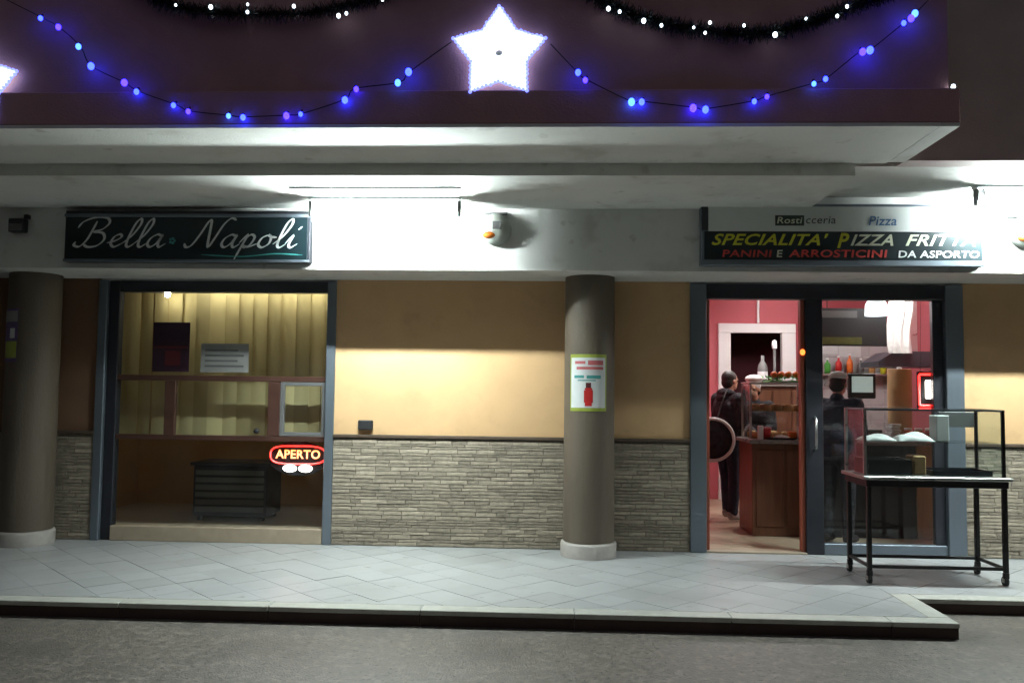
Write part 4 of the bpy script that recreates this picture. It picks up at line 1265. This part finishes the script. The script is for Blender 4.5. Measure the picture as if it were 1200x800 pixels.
# ================================================================== FOOD CART
t = thing('food_cart', (2.99, 7.05, 0), 'black wheeled food cart with glass case standing in front of the entrance', 'cart')
kx0, kx1, ky0, ky1 = 2.44, 3.53, 6.80, 7.30
q = 0.017
for lx in (kx0 + 0.03, kx1 - 0.03):
    for ly in (ky0 + 0.03, ky1 - 0.03):
        leg = MB().bbox(lx - q, lx + q, ly - q, ly + q, 0.105, 0.745, 0.003).build('leg', 'black_metal', t)
        c_ = MB().bbox(lx - 0.02, lx + 0.02, ly - 0.016, ly + 0.016, 0.06, 0.104, 0.003).build('caster', 'black_metal', t)
        wh = MB()
        wh.tube([(lx - 0.013, ly + 0.012, 0.038), (lx + 0.013, ly + 0.012, 0.038)], 0.037, 16)
        wh.build('wheel', 'rubber', c_)
        fk = MB()
        for s in (-1, 1):
            fk.box(lx + s * 0.017 - 0.0025, lx + s * 0.017 + 0.0025, ly - 0.008, ly + 0.024, 0.028, 0.0605)
        fk.build('fork', 'steel', c_)
for (x0, x1, y0, y1) in ((kx0 + 0.048, kx1 - 0.048, ky0 + 0.018, ky0 + 0.042), (kx0 + 0.048, kx1 - 0.048, ky1 - 0.042, ky1 - 0.018),
                         (kx0 + 0.018, kx0 + 0.042, ky0 + 0.048, ky1 - 0.048), (kx1 - 0.042, kx1 - 0.018, ky0 + 0.048, ky1 - 0.048)):
    MB().bbox(x0, x1, y0, y1, 0.12, 0.145, 0.003).build('stretcher', 'black_metal', t)
MB().bbox(kx0 + 0.005, kx1 - 0.005, ky0 + 0.005, ky1 - 0.005, 0.746, 0.80, 0.004).build('apron', 'black_metal', t)
MB().bbox(kx0 - 0.02, kx1 + 0.02, ky0 - 0.015, ky1 + 0.015, 0.801, 0.828, 0.004).build('worktop', 'steel', t)
gz0, gz1 = 0.829, 1.35
for lx in (kx0 + 0.015, kx1 - 0.015):
    for ly in (ky0 + 0.06, ky1 - 0.015):
        MB().box(lx - 0.011, lx + 0.011, ly - 0.011, ly + 0.011, gz0, gz1).build('case_post', 'black_metal' if lx > 3 else 'steel', t)
for (x0, x1, y0, y1) in ((kx0 + 0.027, kx1 - 0.027, ky0 + 0.049, ky0 + 0.071), (kx0 + 0.027, kx1 - 0.027, ky1 - 0.026, ky1 - 0.004),
                         (kx0 + 0.004, kx0 + 0.026, ky0 + 0.072, ky1 - 0.027), (kx1 - 0.026, kx1 - 0.004, ky0 + 0.072, ky1 - 0.027)):
    MB().box(x0, x1, y0, y1, gz1 - 0.014, gz1).build('case_rail', 'alu', t)
MB().box(kx0 + 0.027, kx1 - 0.027, ky0 + 0.058, ky0 + 0.063, gz0 + 0.001, gz1 - 0.015).build('pane', 'case_glass', t)
MB().box(kx0 + 0.012, kx0 + 0.017, ky0 + 0.073, ky1 - 0.028, gz0 + 0.001, gz1 - 0.015).build('pane', 'case_glass', t)
MB().box(kx1 - 0.017, kx1 - 0.012, ky0 + 0.073, ky1 - 0.028, gz0 + 0.001, gz1 - 0.015).build('pane', 'case_glass', t)
MB().box(kx0 + 0.02, kx1 - 0.02, ky0 + 0.05, ky1 - 0.005, gz1 + 0.001, gz1 + 0.006).build('top_pane', 'case_glass', t)
MB().box(kx0 + 0.03, kx1 - 0.03, ky0 + 0.10, ky1 - 0.03, 1.085, 1.092).build('shelf', 'case_glass', t)
MB().bbox(3.20, 3.49, 7.255, 7.272, 1.20, 1.325, 0.003).build('backing_panel', 'grey_plastic', t)

# what stands in the cart
def tray(x0, x1, y0, y1, z, h, m_, label):
    mb = MB()
    w = 0.008
    mb.box(x0, x1, y0, y1, z, z + w)
    mb.box(x0, x1, y0, y0 + w, z + w, z + h)
    mb.box(x0, x1, y1 - w, y1, z + w, z + h)
    mb.box(x0, x0 + w, y0 + w, y1 - w, z + w, z + h)
    mb.box(x1 - w, x1, y0 + w, y1 - w, z + w, z + h)
    tag(mb.build('tray', m_), label, 'tray')
tray(2.50, 2.84, 6.92, 7.22, 0.83, 0.12, 'black', 'black tray at the left inside the cart case')
tray(3.00, 3.46, 6.92, 7.22, 0.83, 0.04, 'alu_dark', 'flat dark tray at the right inside the cart case')
tag(MB().bbox(2.87, 2.97, 6.96, 7.12, 0.83, 0.98, 0.01).build('carton', 'kraft'), 'tan carton between the trays in the cart case', 'carton')
tag(MB().bbox(3.08, 3.18, 7.02, 7.16, 1.093, 1.30, 0.006).build('carton', 'paper'), 'pale upright carton on the glass shelf of the cart', 'carton')
def cloth_heap(x, y, z, sx, sy, h, label):
    vs = []
    N = 13
    for i in range(N):
        for j in range(N):
            u, v = i / (N - 1) * 2 - 1, j / (N - 1) * 2 - 1
            d = max(0.0, 1 - (u * u + v * v) * 0.62)
            zz = z + h * d * (0.75 + 0.25 * math.sin(u * 5 + v * 3)) + 0.002
            vs.append((x + u * sx, y + v * sy, zz))
    fs = [(a * N + c, a * N + c + 1, (a + 1) * N + c + 1, (a + 1) * N + c) for a in range(N - 1) for c in range(N - 1)]
    b0 = len(vs)
    vs += [(p[0], p[1], z + 0.0005) for p in vs]
    for a in range(N - 1):
        for e0, e1 in ((a, a + 1), ((N - 1) * N + a + 1, (N - 1) * N + a), ((a + 1) * N, a * N), (a * N + N - 1, (a + 1) * N + N - 1)):
            fs.append((e0, e0 + b0, e1 + b0, e1))
    tag(MB().add(vs, fs, True).build('paper_bundle', 'paper'), label, 'paper')
cloth_heap(2.62, 7.07, 1.093, 0.13, 0.10, 0.055, 'crumpled white paper at the left on the cart shelf')
cloth_heap(2.91, 7.07, 1.093, 0.14, 0.10, 0.075, 'crumpled white paper in the middle of the cart shelf')

# ================================================================== PEOPLE
def capsule(bm, a, b_, ra, rb, n=10):
    a, b_ = Vector(a), Vector(b_)
    d = b_ - a
    L = d.length
    steps = max(2, int(L / (0.35 * max(ra, rb, 0.01))) + 1)
    for i in range(steps + 1):
        t_ = i / steps
        r = ra + (rb - ra) * t_
        bmesh.ops.create_icosphere(bm, subdivisions=2, radius=r, matrix=Matrix.Translation(a.lerp(b_, t_)))

def ellip(bm, c, r, rot=None):
    m_ = Matrix.Translation(Vector(c))
    if rot is not None:
        m_ = m_ @ rot
    m_ = m_ @ Matrix.Diagonal((r[0], r[1], r[2], 1.0))
    bmesh.ops.create_icosphere(bm, subdivisions=3, radius=1.0, matrix=m_)

def fuse(bm, voxel, smooth=4):
    """join overlapping volumes into one continuous skin"""
    me = bpy.data.meshes.new('fuse')
    bm.to_mesh(me)
    bm.free()
    o = bpy.data.objects.new('fuse', me)
    COL.objects.link(o)
    r = o.modifiers.new('r', 'REMESH')
    r.mode = 'VOXEL'
    r.voxel_size = voxel
    s = o.modifiers.new('s', 'SMOOTH')
    s.iterations = smooth
    s.factor = 0.5
    dg = bpy.context.evaluated_depsgraph_get()
    out = bpy.data.meshes.new_from_object(o.evaluated_get(dg))
    bpy.data.objects.remove(o, do_unlink=True)
    out.polygons.foreach_set('use_smooth', [True] * len(out.polygons))
    return out

def person(loc, face, label, P, H=1.72, jacket='black_cloth', trousers='navy_cloth', headwear=None, shoes='black'):
    """local frame: x to the person's right, y forwards, z up; P gives the joints of arms and legs"""
    t = thing('person', loc, label, 'person')
    t.rotation_euler = (0, 0, face)
    rotm = Matrix.Rotation(face, 4, 'Z')
    s = H / 1.72
    tilt = P.get('head', (0, 0))
    hc = Vector((tilt[0], 0.015 + tilt[1], 1.61))
    def mk(name, me, m_):
        for v in me.vertices:
            v.co = v.co * s
        me.materials.clear()
        me.materials.append(M[m_])
        o = bpy.data.objects.new(name, me)
        COL.objects.link(o)
        o.parent = t
        return o
    # --- body, one skin
    bm = bmesh.new()
    sp = [Vector((0, 0, 0.93)), Vector((0, 0.01, 1.10)), Vector(P.get('chest', (0, 0.01, 1.28))), Vector(P.get('neck', (0, 0.0, 1.46)))]
    ellip(bm, sp[0], (0.155, 0.115, 0.12))
    ellip(bm, sp[1], (0.135, 0.10, 0.13))
    ellip(bm, sp[2], (0.165, 0.115, 0.17))
    capsule(bm, sp[3] - Vector((0, 0, 0.05)), hc - Vector((0, 0.01, 0.05)), 0.06, 0.052)
    ellip(bm, hc + Vector((0, 0, 0.03)), (0.072, 0.09, 0.088))
    ellip(bm, hc + Vector((0, 0.028, -0.045)), (0.055, 0.062, 0.065))
    ellip(bm, hc + Vector((0, 0.098, -0.015)), (0.012, 0.018, 0.022))      # nose
    ellip(bm, hc + Vector((0, 0.087, -0.055)), (0.022, 0.008, 0.008))      # mouth
    for e in (-1, 1):
        ellip(bm, hc + Vector((e * 0.076, 0.0, -0.005)), (0.010, 0.018, 0.030))   # ears
        ellip(bm, hc + Vector((e * 0.03, 0.085, 0.022)), (0.016, 0.010, 0.007))   # brow
    for side in ('R', 'L'):
        e = 1 if side == 'R' else -1
        sh, el, wr = Vector(P['sh' + side]), Vector(P['el' + side]), Vector(P['wr' + side])
        capsule(bm, sp[3] - Vector((0, 0, 0.06)), sh, 0.055, 0.058)
        capsule(bm, sh, el, 0.050, 0.040)
        capsule(bm, el, wr, 0.040, 0.027)
        d = (wr - el).normalized()
        side_v = d.cross(Vector((0, 0, 1)))
        if side_v.length < 0.2:
            side_v = Vector((0, 1, 0))
        side_v.normalize()
        curl = d.cross(side_v).normalized()
        if curl.z > 0:
            curl = -curl
        pc = wr + d * 0.055
        rm = Matrix((side_v, d, curl)).transposed().to_4x4()
        ellip(bm, pc, (0.040, 0.055, 0.016), rm)
        for fi, (off, ln) in enumerate(((-0.03, 0.062), (-0.010, 0.072), (0.011, 0.068), (0.030, 0.052))):
            b0 = wr + d * 0.095 + side_v * off
            b1 = b0 + d * ln * 0.5 + curl * 0.006
            b2 = b1 + d * ln * 0.35 + curl * ln * 0.45
            capsule(bm, b0, b1, 0.0090, 0.0085)
            capsule(bm, b1, b2, 0.0085, 0.0072)
        th0 = wr + d * 0.025 - side_v * 0.028 * e
        th1 = th0 + d * 0.035 - side_v * 0.028 * e + curl * 0.006
        th2 = th1 + d * 0.030 - side_v * 0.006 * e + curl * 0.012
        capsule(bm, th0, th1, 0.012, 0.010)
        capsule(bm, th1, th2, 0.010, 0.008)
        hip, kn, an = Vector(P['hip' + side]), Vector(P['kn' + side]), Vector(P['an' + side])
        capsule(bm, hip, kn, 0.082, 0.055)
        capsule(bm, kn, an, 0.055, 0.036)
        capsule(bm, an, an + Vector((0.01 * e, 0.13, -0.045)), 0.04, 0.028)
    body = mk('body', fuse(bm, 0.0075, 3), 'skin')
    # --- clothes
    bm = bmesh.new()
    ellip(bm, sp[0] + Vector((0, 0, 0.02)), (0.185, 0.145, 0.15))
    ellip(bm, sp[1], (0.205, 0.165, 0.17))
    ellip(bm, sp[2], (0.215, 0.165, 0.195))
    capsule(bm, sp[3] - Vector((0, 0, 0.06)), sp[3] + Vector((0, 0, 0.0)), 0.085, 0.074)
    for side in ('R', 'L'):
        sh, el, wr = Vector(P['sh' + side]), Vector(P['el' + side]), Vector(P['wr' + side])
        capsule(bm, sp[3] - Vector((0, 0, 0.07)), sh, 0.078, 0.080)
        capsule(bm, sh, el, 0.086, 0.070)
        capsule(bm, el, wr - (wr - el) * 0.05, 0.062, 0.045)
    mk('jacket', fuse(bm, 0.011, 4), jacket)
    bm = bmesh.new()
    ellip(bm, sp[0] - Vector((0, 0, 0.01)), (0.17, 0.13, 0.12))
    for side in ('R', 'L'):
        hip, kn, an = Vector(P['hip' + side]), Vector(P['kn' + side]), Vector(P['an' + side])
        capsule(bm, hip, kn, 0.100, 0.076)
        capsule(bm, kn, an + Vector((0, 0, 0.02)), 0.076, 0.062)
    mk('trousers', fuse(bm, 0.011, 4), trousers)
    for side in ('R', 'L'):
        e = 1 if side == 'R' else -1
        an = Vector(P['an' + side])
        bm = bmesh.new()
        ft = Vector((0.015 * e, 0.15, 0))
        z0 = an.z - 0.045
        ellip(bm, (an.x, an.y - 0.015, z0 + 0.035), (0.046, 0.055, 0.055))
        capsule(bm, (an.x, an.y - 0.02, z0 + 0.012), Vector((an.x, an.y, z0 + 0.008)) + ft, 0.044, 0.040)
        ellip(bm, Vector((an.x, an.y, z0 + 0.0)) + ft * 0.6, (0.05, 0.11, 0.03))
        me = fuse(bm, 0.009, 3)
        zs = -P.get('floor', 0.0)
        for v in me.vertices:
            v.co.z = max(v.co.z, 0.004)
        mk('shoe', me, shoes)
    # --- head
    bm = bmesh.new()
    ellip(bm, hc + Vector((0, -0.018, 0.045)), (0.082, 0.094, 0.088))
    ellip(bm, hc + Vector((0, -0.045, -0.01)), (0.078, 0.06, 0.075))
    mk('hair', fuse(bm, 0.009, 2), 'hair')
    for e in (-1, 1):
        mb = MB()
        mb.ell((hc.x + e * 0.029, hc.y + 0.083, hc.z + 0.006), (0.012, 0.006, 0.008), 10, 6)
        me = bpy.data.meshes.new('eye')
        me.from_pydata(mb.v, [], mb.f)
        mk('eye', me, 'black')
    if headwear == 'hood':
        bm = bmesh.new()
        ellip(bm, hc + Vector((0, -0.03, 0.045)), (0.125, 0.125, 0.125))
        ellip(bm, hc + Vector((0, -0.06, -0.07)), (0.14, 0.11, 0.10))
        ellip(bm, hc + Vector((0, -0.04, -0.13)), (0.16, 0.12, 0.07))
        me = fuse(bm, 0.011, 3)
        for v in me.vertices:
            if v.co.y > hc.y + 0.055:
                v.co.y = hc.y + 0.055 + (v.co.y - hc.y - 0.055) * 0.2
        mk('hood', me, jacket)
    elif headwear == 'hood_down':
        bm = bmesh.new()
        ellip(bm, hc + Vector((0, -0.075, -0.135)), (0.125, 0.085, 0.06))
        ellip(bm, hc + Vector((0, -0.12, -0.20)), (0.10, 0.05, 0.09))
        for e in (-1, 1):
            capsule(bm, hc + Vector((e * 0.10, -0.06, -0.14)), hc + Vector((e * 0.06, 0.07, -0.18)), 0.042, 0.03)
        mk('hood', fuse(bm, 0.010, 3), jacket)
    elif headwear == 'cap':
        bm = bmesh.new()
        ellip(bm, hc + Vector((0, -0.012, 0.085)), (0.094, 0.104, 0.055))
        ellip(bm, hc + Vector((0, 0.02, 0.075)), (0.085, 0.125, 0.012))
        mk('cap', fuse(bm, 0.008, 2), 'white_cloth')
    elif headwear == 'chef':
        bm = bmesh.new()
        capsule(bm, hc + Vector((0, -0.012, 0.065)), hc + Vector((0, -0.012, 0.105)), 0.092, 0.096)
        ellip(bm, hc + Vector((0, -0.02, 0.145)), (0.115, 0.12, 0.055))
        mk('chef_cap', fuse(bm, 0.009, 2), 'white_cloth')
    return t

LEGS = dict(hipR=(0.09, 0, 0.90), knR=(0.10, 0.015, 0.50), anR=(0.105, -0.02, 0.095), hipL=(-0.09, 0, 0.90), knL=(-0.10, 0.015, 0.50), anL=(-0.105, -0.02, 0.095))
P1 = dict(LEGS, shR=(0.185, 0.0, 1.40), elR=(0.235, 0.02, 1.12), wrR=(0.20, 0.22, 1.02), shL=(-0.185, 0.0, 1.40), elL=(-0.23, 0.03, 1.12), wrL=(-0.16, 0.25, 1.10), head=(0, 0.02))
P1.update(knL=(-0.10, 0.06, 0.50), anL=(-0.11, 0.08, 0.095))
person((2.03, 10.0, 0.003), math.radians(-62), 'person in black jacket with lowered hood standing at the counter inside the open doorway', P1, 1.70, 'black_cloth', 'navy_cloth', 'hood_down', 'grey_paper')
P2 = dict(LEGS, shR=(0.18, 0.02, 1.40), elR=(0.22, 0.06, 1.13), wrR=(0.17, 0.27, 1.12), shL=(-0.18, 0.02, 1.40), elL=(-0.22, 0.0, 1.12), wrL=(-0.23, 0.08, 0.86), head=(0, 0.03))
person((2.80, 8.56, 0.003), math.radians(-40), 'person in dark clothes and white cap behind the glass right of the door post', P2, 1.66, 'navy_cloth', 'black_cloth', 'cap')
P3 = dict(LEGS, shR=(0.18, 0.01, 1.40), elR=(0.23, 0.05, 1.14), wrR=(0.14, 0.25, 1.04), shL=(-0.18, 0.01, 1.40), elL=(-0.23, 0.05, 1.14), wrL=(-0.14, 0.25, 1.06), head=(0, 0.03))
person((2.42, 10.35, 0.003), math.radians(150), 'cook in white cap and dark shirt behind the counter display case', P3, 1.60, 'black_cloth', 'black_cloth', 'chef')

# round bag at the hip of the customer
t = thing('shoulder_bag', (1.93, 9.72, 0.7), 'round black shoulder bag with pale piping at the customer\'s hip', 'bag')
bc = Vector((1.80, 9.74, 0.94))
MB().lathe([(0.0, 0.075), (0.18, 0.07), (0.23, 0.045), (0.24, 0.0), (0.23, -0.045), (0.18, -0.07), (0.0, -0.075)], tuple(bc), 32, 'y').build('pouch', 'black_cloth', t)
pts = [(bc.x + 0.232 * math.cos(2 * math.pi * q_ / 36), bc.y - 0.052, bc.z + 0.232 * math.sin(2 * math.pi * q_ / 36)) for q_ in range(37)]
MB().tube(pts, 0.019, 8, caps=False).build('piping', 'paper', t)
MB().tube(catmull([(bc.x + 0.05, bc.y, bc.z + 0.20), (1.90, 9.80, 1.27), (1.98, 9.86, 1.47), (2.04, 10.0, 1.50), (2.08, 10.12, 1.42)], 8), 0.010, 6).build('strap', 'black', t)
